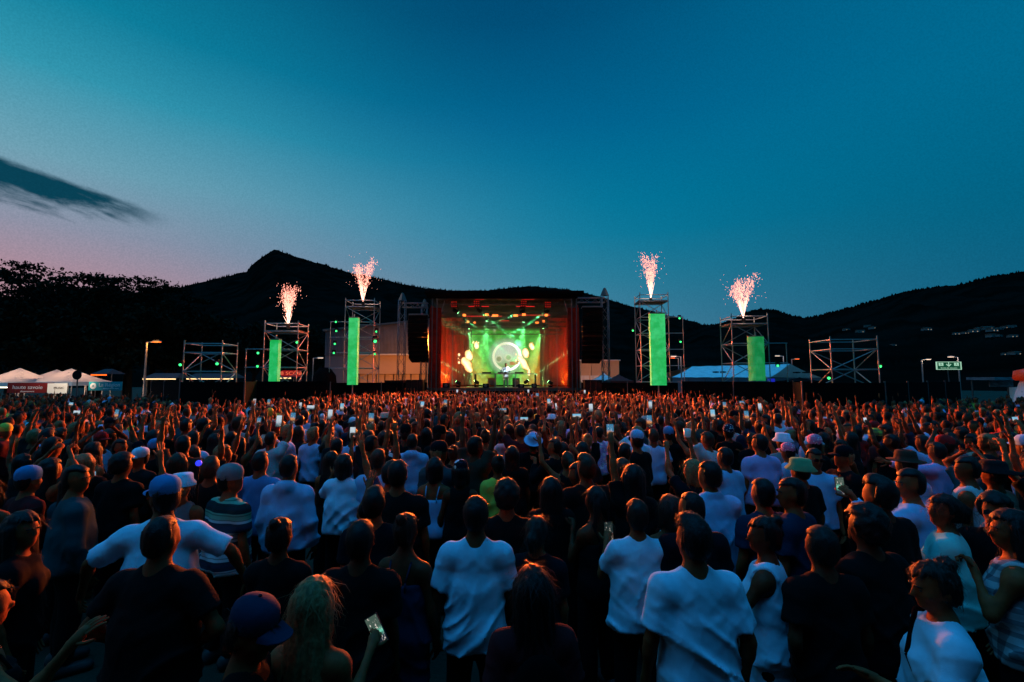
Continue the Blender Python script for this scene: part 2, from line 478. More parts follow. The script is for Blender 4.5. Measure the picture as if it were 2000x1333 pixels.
def fold_fn(seed, amp):
    r = np.random.default_rng(seed); ph = r.uniform(0, 6.28, 8); tilt = r.uniform(.5, 1.4, 3) * r.choice([-1, 1], 3); fr = r.uniform(22, 46, 3)
    def fn(Fd, x, y, z):
        d = 0
        for i in range(3):
            q = fr[i] * (z * .8 + tilt[i] * x + .25 * y) + 2.2 * np.sin(6 * x + 4 * z + ph[i]) + 1.6 * np.sin(9 * z - 5 * y + ph[i + 3]) + ph[i]
            d = d + (1 - np.abs(np.sin(q * .5))) ** 3.2 * (.55 + .45 * np.sin(5 * z + 7 * x + ph[i + 4]))
        m = np.clip((1.34 - z) / .30, 0.15, 1.0)
        hang = .004 * np.sin(34 * x + 8 * y + ph[6]) * np.clip((1.0 - z) / .15, 0, 1)
        bunch = .007 * np.maximum(np.sin(62 * z + 2.4 * np.sin(8 * x + ph[5]) + 1.5 * np.sin(13 * y + ph[2])), 0) ** 2 * np.clip((1.04 - z) / .12, 0, 1) * (.5 + .5 * np.sin(6 * x + ph[1]))
        pit = 0
        for s in (-1, 1):
            an = np.arctan2(z - 1.31, s * x - .155 + 0 * y); rd = np.sqrt((z - 1.31) ** 2 + (s * x - .155) ** 2)
            pit = pit + np.maximum(np.sin(5 * an + ph[3 + s] + 14 * rd), 0) ** 2 * np.exp(-rd / .13) * np.clip(rd / .09, 0, 1) ** 2 * .012
        blade = .004 * np.maximum(np.sin(30 * (z - .9 * np.abs(x)) + ph[7]), 0) ** 3 * np.exp(-((z - 1.22) / .14) ** 2)
        return Fd - (amp * np.maximum(d - .05, 0) * m + hang + bunch + pit + blade).astype(np.float32)
    return fn

def shirt_shape(P, kind, h):
    g, w = P['g'], P['w']; f = g == 'f'; wx = .90 if f else 1.0; sh = Shape(); o = .010 + h * .30
    loose = P.get('loose', .010) if kind not in ('tank', 'camisole') else .002
    sh.ell((0, 0, 1.30), (.158 * wx * w + o, .108 * w + o, .175 + o), .06)
    for s in (-1, 1): sh.cone((0, -.012, 1.388), (s * .135 * wx, -.014, 1.376), .060 + o, .053 + o, .05)
    sh.ell((0, 0, 1.12), ((.128 if f else .140) * w + o + loose, .100 * w + o + loose, .20), .07)
    hem = P.get('hem', .845); mid = (hem + 1.12) / 2
    sh.cone((-.055 * w, -.004, 1.16), (-.065 * w, -.012, hem - .12), .095 * w + o + loose, .112 * w + o + loose, .05)
    sh.cone((.055 * w, -.004, 1.16), (.065 * w, -.012, hem - .12), .095 * w + o + loose, .112 * w + o + loose, .05)
    sh.ell((0, -.008, .95), ((.170 if f else .160) * w + o, .118 * w + o, .15), .06)
    for s in (-1, 1):
        sh.ell((s * .076, -.050, .915), (.088 + o, .086 + o, .10 + o), .06)
        if f: sh.ell((s * .068, .082, 1.265), (.060 + o, .055 + o, .06 + o), .04)
        if kind != 'camisole': sh.cone((s * .100, -.022, 1.405), (s * .05, -.018, 1.450), .036 + o, .036 + o, .03)
        S0, E, Wp, u, fd, hand = P['arm'][s]; k = .92 if f else 1.0
        if kind == 'tee':
            L = P.get('sleeve', .19)
            sh.ell(tuple(S0 + u * .02), (.053 * k + o,) * 3, .05)
            sh.cone(tuple(S0), tuple(S0 + u * L), .052 * k + o, .060 * k + o, .05, cut=True)
        elif kind in ('long', 'hoodie', 'shirt'):
            sh.ell(tuple(S0 + u * .02), (.053 * k + o,) * 3, .05)
            sh.cone(tuple(S0), tuple(E), .052 * k + o, .044 * k + o, .05); sh.cone(tuple(E), tuple(Wp - fd * .015), .043 * k + o, .030 * k + o, .03, cut=True)
    if kind == 'hoodie':
        sh.ell((0, -.085, 1.455), (.105, .055, .060), .04); sh.ell((0, -.06, 1.49), (.085, .06, .04), .03)
    if kind == 'shirt':
        sh.cone((-.04, -.045, 1.485), (.04, -.045, 1.485), .040, .040, .02)
    sh.post.append(fold_fn(P['seed'], P.get('fold', .024)))
    if kind in ('tee', 'long', 'hoodie', 'shirt'):
        sh.sub((0, .022, 1.525 if kind != 'hoodie' else 1.545), (.078 if f else .076, .095, .068), .01)
    else:
        dz = 1.30 if kind == 'camisole' else None
        if dz is not None:
            sh.post.append(lambda Fd, x, y, z: np.maximum(Fd, z - (dz + .25 * np.abs(x) * (y > 0) + 0 * y)))
        else:
            sh.sub((0, .02, 1.53), (.085, .13, .115), .01)
            for s in (-1, 1):
                S0 = P['arm'][s][0]; sh.sub(tuple(S0 + A(s * .028, 0, -.01)), (.078, .16, .125), .01)
    sh.post.append(lambda Fd, x, y, z: np.maximum(Fd, hem - z + .012 * np.sin(11 * x + P['seed']) + 0 * y))
    return sh

def legs_shape(P, kind, h):
    g, w = P['g'], P['w']; f = g == 'f'; sh = Shape(); o = .010 + h * .3
    sh.ell((0, -.008, .95), ((.170 if f else .160) * w + o, .118 * w + o, .13 + o), .06)
    for s in (-1, 1):
        sh.ell((s * .078, -.052, .90), (.086 + o, .084 + o, .09 + o), .04)
        lx = P.get('stance', 0.0)
        if P.get('sit'): kn, an = (s * .16, .38, .86), (s * .15, .36, .45)
        else: kn, an = (s * (.10 + lx * .5), .015, .50), (s * (.10 + lx), -.02, .06)
        sh.cone((s * .088, 0, .90), kn, .090 + o, .062 + o, .04)
        if kind != 'shorts': sh.cone(kn, an, .062 + o, .056 + o, .03, cut=True); sh.ell(tuple(A(*kn) * .65 + A(*an) * .35 + A(0, -.03, 0)), (.052 + o, .056 + o, .13), .04)
    sh.post.append(lambda Fd, x, y, z: np.maximum(Fd, z - P.get('waist', .885) + 0 * x + 0 * y))
    return sh

def hair_shape(P, style, h):
    sh = Shape(); M, piv = P['head']; fs = .95 if P['g'] == 'f' else 1.0; sd = P['seed']
    def hp(x, y, z): return tuple(M @ (A(x, y, z) - piv) + piv)
    t = {'buzz': .006, 'short': .014, 'quiff': .018, 'curly': .032, 'long': .018, 'bun': .014, 'ponytail': .014, 'bob': .024, 'braids': .015}[style]
    sh.ell(hp(0, -.006, 1.664), (.074 * fs + t, .094 + t, .090 + t * 1.1), .02, M)
    if style in ('short', 'quiff', 'buzz', 'curly', 'bun', 'ponytail'): sh.ell(hp(0, -.050, 1.600), (.060 * fs + t * .5, .040 + t * .6, .060), .03, M)
    if style == 'quiff': sh.ell(hp(0, .035, 1.752), (.055, .055, .026), .03, M)
    if style == 'bob':
        for s in (-1, 1): sh.cone(hp(s * .062, -.02, 1.66), hp(s * .070, -.012, 1.535), .045, .040, .03)
        sh.cone(hp(0, -.055, 1.65), hp(0, -.062, 1.525), .062, .060, .04)
    if style == 'long':
        L = P.get('hair_len', .34)
        for s in (-1, -.33, .33, 1): sh.cone(hp(s * .058, -.045 + .012 * abs(s), 1.65), hp(s * .068, -.085 + .02 * abs(s), 1.60 - L), .046, .034, .03)
        for s in (-1, 1): sh.cone(hp(s * .070, .01, 1.66), hp(s * .078, .0, 1.50 - L * .2), .026, .030, .03)
    if style == 'bun': sh.ell(hp(0, -.075, 1.745), (.040, .040, .038), .012, M)
    if style == 'ponytail':
        sh.cone(hp(0, -.10, 1.69), hp(0, -.135, 1.64), .026, .036, .02); sh.cone(hp(0, -.135, 1.64), hp(0, -.125, 1.44), .036, .016, .02)
    if style == 'braids':
        for s in (-1, 1): sh.cone(hp(s * .055, -.07, 1.63), hp(s * .085, -.06, 1.38), .030, .018, .02)
    Mi = M
    def cut(Fd, x, y, z):
        px, py, pz = x - piv[0], y - piv[1], z - piv[2]
        ly = Mi[0, 1] * px + Mi[1, 1] * py + Mi[2, 1] * pz + piv[1]; lz = Mi[0, 2] * px + Mi[1, 2] * py + Mi[2, 2] * pz + piv[2]
        lx = Mi[0, 0] * px + Mi[1, 0] * py + Mi[2, 0] * pz
        front = {'long': .036, 'bob': .034, 'braids': .03, 'bun': .018, 'ponytail': .018, 'curly': .010}.get(style, -.010)
        # hair line: rises towards the face, dips to the nape
        face = np.minimum((1.694 + .25 * np.abs(lx)) - lz, ly - front)
        nape = (1.548 if style in ('short', 'quiff', 'buzz', 'curly', 'bun', 'ponytail') else 0.9) - lz + .35 * np.maximum(ly + .05, 0) * (0 if style in ('long', 'bob', 'braids') else 1)
        Fd = np.maximum(np.maximum(Fd, face), nape)
        if P.get('hat'): Fd = np.maximum(Fd, lz - 1.705)
        an = np.arctan2(lx, -ly - .02)
        if style == 'curly': dsp = .010 * (np.sin(70 * lx + sd) * np.sin(64 * ly + 2 * sd) * np.sin(67 * lz) + .5 * np.sin(130 * lx) * np.sin(120 * lz))
        elif style in ('long', 'bob', 'braids', 'ponytail', 'bun'): dsp = .0060 * (np.sin(15 * an + 9 * (lz - 1.6) + sd) + .6 * np.sin(31 * an - 14 * lz + 2 * sd))
        else: dsp = .0032 * (np.sin(22 * an + 25 * lz + sd) + .8 * np.sin(37 * an - 40 * lz + sd) * np.sin(50 * ly))
        return (Fd - dsp).astype(np.float32)
    sh.post.append(cut)
    return sh

def make_pose(g='m', w=1.0, pl='down', pr='down', yaw=0.0, pitch=0.0, roll=0.0, seed=1, jit=0.0, **kw):
    r = np.random.default_rng(seed)
    P = dict(g=g, w=w, seed=seed, **kw); P['arm'] = {}; P['hand_dir'] = {}; P['hand_n'] = {}
    for s, pz in ((-1, pl), (1, pr)):
        ap = arm_points(s, pz, g, w, r.normal(0, jit, 6) if jit else None); P['arm'][s] = ap
        f = ap[4]
        hd = unit(f + A(0, .12, .0)); n = A(-s * .9, .35, 0) if f[2] < .2 else A(0, 1.0, -.1)   # palm inwards when hanging, forward when raised
        if ap[5] == 'grip': n = A(-s * .4, .9, 0)
        n = unit(n - hd * (n @ hd)); P['hand_dir'][s] = hd; P['hand_n'][s] = n
    P['head'] = head_frame(R(yaw), R(pitch), R(roll))
    return P

def person_meshes(P, top='tee', legs='trousers', hair='short', h=.022, fingers=True):
    out = {}
    V, Q = body_shape(P).mesh(h * 1.12, h * 2.4, 1.33)
    if fingers:
        fv, fq = finger_tubes(P); Q = np.concatenate([Q, fq + len(V)]); V = np.concatenate([V, fv])
    out['body'] = mesh_np('person', V, Q)
    if top: out['shirt'] = mesh_np('shirt', *shirt_shape(P, top, h).mesh(h * (1.0 if h < .02 else 1.2), h * 1.3))
    if top == 'camisole':
        for s in (-1, 1):
            b = MB(); ps = [A(s * .085, .100 * P['w'] + .012, 1.315), A(s * .092, .070, 1.400), A(s * .088, .0, 1.468), A(s * .080, -.070, 1.44), A(s * .070, -.116 * P['w'] - .01, 1.33), A(s * .066, -.120 * P['w'] - .004, 1.27)]
            for i in range(5): b.tube(ps[i], ps[i + 1], .0075, n=6)
            out['strap' if s < 0 else 'strap2'] = b.mesh('strap', True)
    if legs: out['trousers'] = mesh_np('trousers', *legs_shape(P, legs, h).mesh(max(h * 1.9, .03), max(h * 4, .07)))
    if hair and hair != 'bald': out['hair'] = mesh_np('hair', *hair_shape(P, hair, h).mesh(min(h * .9, .019)))
    return out

# ---- hats, in the head frame
def hat_mesh(P, kind):
    M, piv = P['head']; b = MB(); z0 = 1.688
    if kind == 'bucket': prof = [(.150, -.035), (.152, -.030), (.108, .018), (.100, .075), (.086, .086), (.0, .090)]
    elif kind == 'fedora': prof = [(.0, .012), (.100, .004), (.162, -.004), (.172, .006), (.160, .006), (.106, .016), (.098, .060), (.090, .105), (.062, .118), (.030, .100), (.0, .098)]
    elif kind == 'straw': prof = [(.0, .0), (.100, .0), (.200, -.016), (.206, -.008), (.106, .014), (.100, .070), (.084, .098), (.0, .104)]
    elif kind == 'beret': prof = [(.093, -.035), (.099, -.005), (.099, .040), (.086, .078), (.055, .103), (.025, .112), (.0, .114)]
    else: prof = [(.090, -.030), (.0955, -.01), (.097, .030), (.090, .062), (.066, .090), (.030, .102), (.0, .104)]
    b.lathe(prof, 26, .90, 1.12, (0, -.006, z0))
    if kind == 'cap':
        rows = []
        for j in range(5):
            row = []
            for i in range(9):
                a = math.pi * (i / 8) ; x = math.cos(a) * (.078); yb = .078 + math.sin(a) * .02
                t = j / 4; y = yb + t * .085 * math.sin(a) ** .6; row.append((x, y, z0 - .018 + .014 * math.sin(a) - t * .018))
            rows.append(row)
        for dz in (0, .005):
            k = len(b.v)
            for row in rows: b.v += [(x, y, z + dz) for x, y, z in row]
            for j in range(4):
                for i in range(8): b.f.append((k + j * 9 + i, k + j * 9 + i + 1, k + (j + 1) * 9 + i + 1, k + (j + 1) * 9 + i))
        b.lathe([(.0, .105), (.009, .106), (.008, .112), (.0, .114)], 8, 1, 1, (0, -.006, z0))
    b.v = [tuple(M @ (A(*p) - piv) + piv) for p in b.v]
    return b.mesh('hat', True)
# ================================================================== the place
M_GROUND = mat('trodden_grass', (.022, .024, .014), .95, noise_scale=.7, noise_amt=.5, bump=30, bump_d=.03, coords='Object')
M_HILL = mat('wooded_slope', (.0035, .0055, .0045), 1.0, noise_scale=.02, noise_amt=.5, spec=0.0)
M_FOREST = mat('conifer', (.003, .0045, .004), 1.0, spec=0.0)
M_STEEL = mat('galvanised_tube', (.27, .26, .26), .42, .65, noise_scale=9, noise_amt=.35)
M_DARKSTEEL = mat('dark_truss', (.10, .10, .105), .45, .6)
M_BLACK = mat('black_cloth', (.0022, .0022, .0026), .95, noise_scale=3, noise_amt=.4, spec=.04)
M_BLACKBOX = mat('black_cabinet', (.004, .004, .0045), .7, noise_scale=20, noise_amt=.3, spec=.12)
M_LEAF = mat('leaf', (.008, .011, .006), .9, spec=.05, noise_scale=.6, noise_amt=.5)
M_BARK = mat('bark', (.020, .015, .011), .95, bump=14, bump_d=.03)
M_WHITE_PVC = mat('white_tent_cloth', (.80, .80, .80), .6, noise_scale=2.0, noise_amt=.10)
M_TENT = bpy.data.materials.new('tent_canopy'); M_TENT.use_nodes = True; t = NT(M_TENT.node_tree); b_ = t.n['Principled BSDF']; b_.inputs['Base Color'].default_value = (.30, .26, .26, 1); b_.inputs['Roughness'].default_value = .7
tr = t.new('ShaderNodeBsdfTranslucent'); tr.inputs[0].default_value = (.8, .72, .70, 1); mx = t.new('ShaderNodeMixShader'); mx.inputs[0].default_value = .4; t.l.new(b_.outputs[0], mx.inputs[1]); t.l.new(tr.outputs[0], mx.inputs[2]); t.l.new(mx.outputs[0], t.n['Material Output'].inputs[0])
M_ROOF = mat('roof_tile', (.11, .06, .045), .9, noise_scale=3)
M_PLASTER = mat('plaster', (.55, .50, .44), .9, noise_scale=2, noise_amt=.15)
def emitter(name, col, s): return mat(name, (.02, .02, .02), .5, emit=col, emit_s=s)

# ground: one sheet out to the horizon
g = MB()
g.face([(-4000, -400, 0), (4000, -400, 0), (4000, 4000, 0), (-4000, 4000, 0)])
props(g.build('ground', M_GROUND), kind='structure')

# hills: polar sheets whose crest follows the skyline
PROF = [(-900, 600), (-400, 592), (0, 590), (200, 578), (330, 566), (400, 550), (455, 537), (483, 530), (492, 518), (508, 505), (522, 496), (536, 489), (548, 489),
        (560, 495), (580, 503), (610, 511), (640, 520), (690, 535), (740, 544), (800, 558), (850, 565), (900, 569), (950, 568), (1000, 562), (1040, 559),
        (1110, 565), (1170, 580), (1230, 598), (1290, 612), (1340, 625), (1372, 634), (1400, 640), (1500, 660), (1700, 690), (2000, 700), (2800, 700)]
PROF_R = [(1150, 690), (1300, 655), (1370, 636), (1400, 634), (1430, 626), (1460, 610), (1485, 604), (1510, 606), (1540, 615), (1572, 622), (1600, 618), (1640, 606), (1700, 590),
          (1760, 572), (1820, 562), (1880, 556), (1930, 543), (1980, 534), (2050, 528), (2300, 520), (2900, 540)]
class Hill:
    def __init__(self, prof, rc, r0, steep):
        self.th = np.array([math.atan2(ray(u, v).x, ray(u, v).y) for u, v in prof])
        self.t = np.array([ray(u, v).z / math.hypot(ray(u, v).x, ray(u, v).y) for u, v in prof])
        self.rc, self.r0, self.steep = rc, r0, steep
    def h(self, th, r):
        hc = CAM_Z + np.interp(th, self.th, self.t) * self.rc
        q = np.clip((r - self.r0) / (self.rc - self.r0), 0, None)
        up = np.where(q < 1, q ** self.steep, np.clip(1 - (q - 1) * 1.1, 0, 1))
        rough = .045 * np.sin(th * 41 + r * .013) * np.sin(r * .021 + th * 17) + .03 * np.sin(th * 93 + r * .03)
        env = np.clip(q * (1 - q) * 4, 0, 1)
        return hc * (up * (1 + rough * env))
    def build(self, name, n_th=300, n_r=26):
        th = np.linspace(self.th[0], self.th[-1], n_th); q = np.concatenate([np.linspace(0, 1, n_r), [1.1, 1.4, 1.9]])
        r = self.r0 + (self.rc - self.r0) * q
        TH, RR = np.meshgrid(th, r, indexing='ij'); Z = self.h(TH, RR)
        jag = rng.normal(0, .0022, TH.shape) * self.rc * .35; jag[:, :n_r - 4] *= .6; Z = np.maximum(Z + jag * (q[None] > .05), -.5)
        V = np.stack([RR * np.sin(TH), RR * np.cos(TH), Z], -1).reshape(-1, 3); m = len(r)
        I = (np.arange(n_th - 1)[:, None] * m + np.arange(m - 1)[None]).ravel()
        Q = np.stack([I, I + m, I + m + 1, I + 1], 1)
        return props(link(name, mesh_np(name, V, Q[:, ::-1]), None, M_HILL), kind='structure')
    def hit(self, u, v, off=0.0):
        d = ray(u, v); th = math.atan2(d.x, d.y); k = math.hypot(d.x, d.y)
        for r in np.arange(self.r0, self.rc * 1.05, 4.0):
            if CAM_Z + d.z / k * r <= float(self.h(th, r)): break
        return Vector((math.sin(th) * r, math.cos(th) * r, float(self.h(th, r)) + off))
H1 = Hill(PROF, 1500, 160, 1.15); H2 = Hill(PROF_R, 950, 130, 1.1)
H1.build('mountain'); H2.build('hill')
# conifers that fray the skyline: one wood
fv, ff = [], []
def fir(x, y, z, h, r):
    k = len(fv); n = 6
    for i in range(n): fv.append((x + r * math.cos(6.283 * i / n), y + r * math.sin(6.283 * i / n), z - h * .3))
    fv.append((x, y, z + h))
    for i in range(n): ff.append((k + i, k + (i + 1) % n, k + n))
for H, cnt, hh in ((H1, 1700, (2.5, 8)), (H2, 1300, (1.2, 4.2))):
    for _ in range(cnt):
        th = random.uniform(H.th[0], H.th[-1]); r = H.rc * random.uniform(.90, 1.0)
        z = float(H.h(th, r)); fir(math.sin(th) * r, math.cos(th) * r, z, random.uniform(*hh), random.uniform(1.5, 3.5))
me = bpy.data.meshes.new('conifer_forest'); me.from_pydata(fv, [], ff); me.update()
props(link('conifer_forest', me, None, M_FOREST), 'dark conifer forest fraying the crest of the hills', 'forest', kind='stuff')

# hillside houses, pale against the slope on the right
M_HWALL = mat('house_render', (.17, .17, .17), .9); M_HLIT = emitter('lit_window', lin(255, 226, 190), .35)
HOUSES = [(1653, 646, 'lowest pale house above the tubes of the farthest right scaffold'), (1680, 650, 'small pale house just right of the lowest hillside house'),
          (1694, 640, 'pale house with a bright gable at the top of the hillside cluster'), (1705, 643, 'pale house touching the bright gabled one on the hillside'),
          (1745, 677, 'lone pale house low on the dark hillside right of the scaffold'), (1810, 646, 'solitary grey house midway across the right hillside'),
          (1868, 654, 'first house in the long pale row on the right hillside'), (1885, 653, 'second house in the long pale row on the right hillside'),
          (1902, 651, 'third house in the long pale row, beside a brighter one'), (1916, 647, 'bright house in the middle of the hillside row'),
          (1928, 645, 'tall house with lit windows in the hillside village'), (1938, 649, 'house just right of the tall lit house'),
          (1951, 645, 'small house between two brighter ones near the village end'), (1963, 643, 'brightest house near the right end of the hillside village'),
          (1975, 641, 'last high house of the hillside village at the right edge'), (1938, 660, 'teal-lit house on the lower village terrace'),
          (1950, 660, 'pale house beside the teal-lit one on the lower terrace'), (1978, 660, 'rightmost house on the lower village terrace'),
          (1965, 697, 'dim teal house at the foot of the right hillside'), (1982, 696, 'pinkish house at the foot of the right hillside')]
for u, v, lab in HOUSES:
    p = H2.hit(u, v); d = math.hypot(p.x, p.y); w = random.uniform(5.5, 9) * d / 700; hh = w * .34; dp = w * .7
    e = empty('hillside_house', (p.x, p.y, p.z - hh * .3), random.uniform(-.5, .5)); props(e, lab, 'house', 'houses on the hillside village')
    block('wall', (0, 0, hh * .5 + .2), (w, dp, hh), M_HWALL, e)
    r = MB(); a, b, z0, z1 = w * .56, dp * .58, hh + .2, hh * 1.45
    P_ = [(-a, -b, z0), (a, -b, z0), (a, b, z0), (-a, b, z0), (-a, 0, z1), (a, 0, z1)]
    r.v = P_; r.f = [(0, 1, 5, 4), (2, 3, 4, 5), (0, 4, 3), (1, 2, 5), (3, 2, 1, 0)]
    r.build('roof', M_ROOF, e)
    for i in range(2): block('window', (w * (i - .5) * .5, -dp * .5 - .06, hh * .55), (w * .10, .1, hh * .3), M_HLIT if random.random() < .55 else M_BLACKBOX, e)

# ------------------------------------------------------------------ trees
def tree(name, x, y, h, spread, label, layers=True, n_clump=46, leaves=150, leaf=.30, seed=0):
    r = random.Random(seed); root = empty(name, (x, y, 0)); props(root, label, 'tree', 'trees behind the tents')
    t = MB(); limbs = []
    base = h * .30; t.tube((0, 0, 0), (0, 0, base), h * .030, h * .022, 9); t.tube((0, 0, base), (r.uniform(-.4, .4), r.uniform(-.4, .4), h * .72), h * .022, h * .008, 8)
    for i in range(9):
        a = 6.283 * i / 9 + r.uniform(-.4, .4); z0 = r.uniform(base * .8, h * .62); L = spread * r.uniform(.55, .92)
        q = Vector((math.cos(a) * L, math.sin(a) * L, z0 + (h * .95 - z0) * r.uniform(.3, .75))); mid = Vector((q.x * .45, q.y * .45, z0 + (q.z - z0) * .62))
        t.tube((0, 0, z0), mid, h * .012, h * .007, 6); t.tube(mid, q, h * .007, h * .003, 5); limbs.append(q)
        for _ in range(2):
            b = q + Vector((r.uniform(-1, 1), r.uniform(-1, 1), r.uniform(-.1, .7))) * spread * .3; t.tube(mid, b, h * .004, h * .002, 4); limbs.append(b)
    t.build('trunk', M_BARK, root)
    cen = list(limbs)
    while len(cen) < n_clump:
        a = r.uniform(0, 6.283); rr = spread * math.sqrt(r.random()); zz = h * (.32 + .66 * (1 - (rr / spread) ** 2 * .55) * r.uniform(.25, 1.0)); cen.append(Vector((math.cos(a) * rr, math.sin(a) * rr, min(zz, h * .98))))
    V, Q = [], []
    g = np.random.default_rng(seed + 5)
    for c in cen:
        n = int(leaves * g.uniform(.6, 1.3)); rx = spread * g.uniform(.14, .27); rz = rx * (g.uniform(.18, .36) if layers else g.uniform(.55, .9))
        p = g.normal(0, .5, (n, 3)) * (rx, rx, rz) + np.array(c)
        u = g.normal(0, 1, (n, 3)); u /= np.linalg.norm(u, axis=1)[:, None]; w = np.cross(u, g.normal(0, 1, (n, 3))); w /= np.linalg.norm(w, axis=1)[:, None]
        s = leaf * g.uniform(.6, 1.25, (n, 1)); k = len(V) * 0
        V.append(np.stack([p - u * s * .5, p + w * s * .28, p + u * s * .5, p - w * s * .28], 1).reshape(-1, 3))
    V = np.concatenate(V); Q = np.arange(len(V)).reshape(-1, 4)
    link('crown', mesh_np('crown', V, Q, False), root, M_LEAF)
    return root
TREES = [(-45, 522, 44, 7.4, 'broad tree at the left edge of the skyline'), (60, 517, 46, 7.0, 'wide layered tree behind the first white tent'),
         (135, 501, 44, 7.0, 'tallest layered tree with sky showing through its sprays'), (205, 528, 48, 6.2, 'rounded tree right of the tallest layered tree'),
         (262, 538, 50, 5.4, 'airy tree with gaps near the right end of the grove'), (308, 556, 50, 4.6, 'last small-crowned tree of the grove before the mountain'),
         (30, 592, 40, 6.0, 'dark lower tree right behind the red banner'), (110, 598, 41, 6.0, 'dark bushy tree behind the second white tent'),
         (190, 596, 42, 6.0, 'dense dark tree above the teal banner'), (262, 598, 44, 5.5, 'dense dark tree behind the orange street lamp'),
         (340, 600, 46, 4.6, 'dark tree beside the shortest left scaffold'), (420, 632, 52, 4.8, 'low dark tree behind the shortest left scaffold'),
         (500, 640, 54, 4.6, 'low dark tree between the two left scaffolds'), (590, 650, 56, 4.6, 'low dark tree beside the corrugated hall')]
for i, (u, v, Y, sp, lab) in enumerate(TREES):
    p = at(u, v, Y); low = i >= 6
    tree('broadleaf_tree', p.x, p.y, p.z / .97, sp, lab, not low, 62 if not low else 50, 170 if not low else 150, .34 if not low else .45, i)

# ------------------------------------------------------------------ left: tents, banners, lamp posts
M_STRIP = emitter('fluorescent_strip', lin(255, 244, 214), 4.0)
def gazebo(u0, u1, vpk, veave, Y, label, strip=True, warm=1.0):
    a, b = at(u0, veave, Y), at(u1, veave, Y); pk = at((u0 + u1) / 2, vpk, Y); w = b.x - a.x; d = min(w, 4.0); ze = a.z; zp = pk.z
    k_ = (Y + d / 2) / Y; w *= k_; ze = CAM_Z + (ze - CAM_Z) * k_; zp = CAM_Z + (zp - CAM_Z) * k_
    e = empty('canopy_tent', ((a.x + b.x) / 2 * k_, Y + d / 2, 0)); props(e, label, 'tent', 'white canopy tents')
    hw, hd = w / 2, d / 2; r = MB(); n = 10
    def surf(s, t): # s,t in -1..1, concave pyramid
        m = max(abs(s), abs(t)); return (s * hw, t * hd, ze + (zp - ze) * ((1 - m) ** 1.25))
    for i in range(n):
        for j in range(n):
            s0, s1, t0, t1 = -1 + 2 * i / n, -1 + 2 * (i + 1) / n, -1 + 2 * j / n, -1 + 2 * (j + 1) / n
            r.face([surf(s0, t0), surf(s1, t0), surf(s1, t1), surf(s0, t1)])
    r.build('canopy', M_TENT, e)
    v = MB()
    for (x0, y0, x1, y1) in ((-hw, -hd, hw, -hd), (hw, -hd, hw, hd), (hw, hd, -hw, hd), (-hw, hd, -hw, -hd)):
        v.face([(x0, y0, ze - .24), (x1, y1, ze - .24), (x1, y1, ze + .002), (x0, y0, ze + .002)])
    v.build('valance', M_WHITE_PVC, e)
    for sx in (-1, 1):
        for sy in (-1, 1): pole('leg', (sx * hw * .97, sy * hd * .97, 0), (sx * hw * .97, sy * hd * .97, ze - .02), .03, M_STEEL, e)
    if strip:
        block('light_tube', (0, -hd * .88, ze - .30), (w * .62, .06, .06), M_STRIP, e)
    lamp('tent_lamp', 'POINT', (0, 0, ze - .45), (120 if strip else 70) * warm, (1, .58, .36), e, shadow_soft_size=.3)
    return e
gazebo(-8, 82, 719, 747, 27.5, 'nearest white peaked tent with a lit strip at the left edge')
gazebo(70, 148, 722, 745, 30.5, 'flat-topped pinkish tent between the two white peaks', False)
gazebo(92, 182, 720, 746, 28.5, 'second white peaked tent above the white placard')
gazebo(150, 186, 733, 745, 33, 'small white tent half hidden by the round sign', False)
M_RED = mat('red_banner', (.22, .012, .010), .7, noise_scale=1.5); M_TEAL = mat('teal_banner', (.0, .30, .36), .6, noise_scale=1.5, noise_amt=.12)
M_SIGNWHITE = mat('sign_white', (.80, .78, .74), .7); M_INK = mat('sign_ink', (.03, .02, .02), .7)
def panel(name, u0, u1, v0, v1, Y, m, label, cat, posts=True, thick=.03, legs_to=0.0):
    a, b = at(u0, v1, Y), at(u1, v0, Y); w, h = b.x - a.x, b.z - a.z
    e = empty(name, ((a.x + b.x) / 2, Y, legs_to)); props(e, label, cat)
    zc = (a.z + b.z) / 2 - legs_to
    block('board', (0, 0, zc), (w, thick, h), m, e)
    if posts:
        for s in (-1, 1): pole('post', (s * w * .47, thick + .03, 0), (s * w * .47, thick + .03, zc + h * .5), .025, M_DARKSTEEL, e)
    return e, w, h, zc
e, w, h, zc = panel('red_banner', 14, 106, 748, 768, 26.2, M_RED, 'dark red banner with pale lettering below the white tents', 'banner')
text('lettering', 'haute savoie', .30, M_SIGNWHITE, e, (-w * .06, -.03, zc + .03), xs=1.15)
text('lettering', 'd\u00e9partement', .13, M_SIGNWHITE, e, (-w * .06, -.03, zc - .2), xs=1.2)
e, w, h, zc = panel('placard', 92, 132, 749, 769, 25.9, M_SIGNWHITE, 'white placard with dark lettering leaning before the red banner', 'placard')
text('lettering', 'MUSIC', .16, M_INK, e, (w * .1, -.03, zc + .02), xs=1.3)
e, w, h, zc = panel('teal_banner', 173, 239, 746, 763, 25.6, M_TEAL, 'teal banner reading La R\u00e9gion with a round white emblem', 'banner')
text('lettering', 'La R\u00e9gion', .29, M_SIGNWHITE, e, (w * .13, -.03, zc + .06), xs=1.05)
text('lettering', 'Auvergne-Rh\u00f4ne-Alpes', .085, M_SIGNWHITE, e, (w * .18, -.03, zc - .14), xs=1.1)
b = MB().lathe([(0, 0), (.17, 0), (.17, .01), (0, .01)], 20); lg = b.build('emblem', M_SIGNWHITE, e, loc=(-w * .36, -.022, zc), rot=(R(90), 0, 0))
text('emblem_mark', 'A', .2, M_TEAL, e, (-w * .36, -.037, zc))
lamp('tent_lamp', 'AREA', (at(80, 740, 24.5)), 45, (1, .75, .5), None, shape='RECTANGLE', size=4, size_y=.4, aim=at(110, 757, 26))

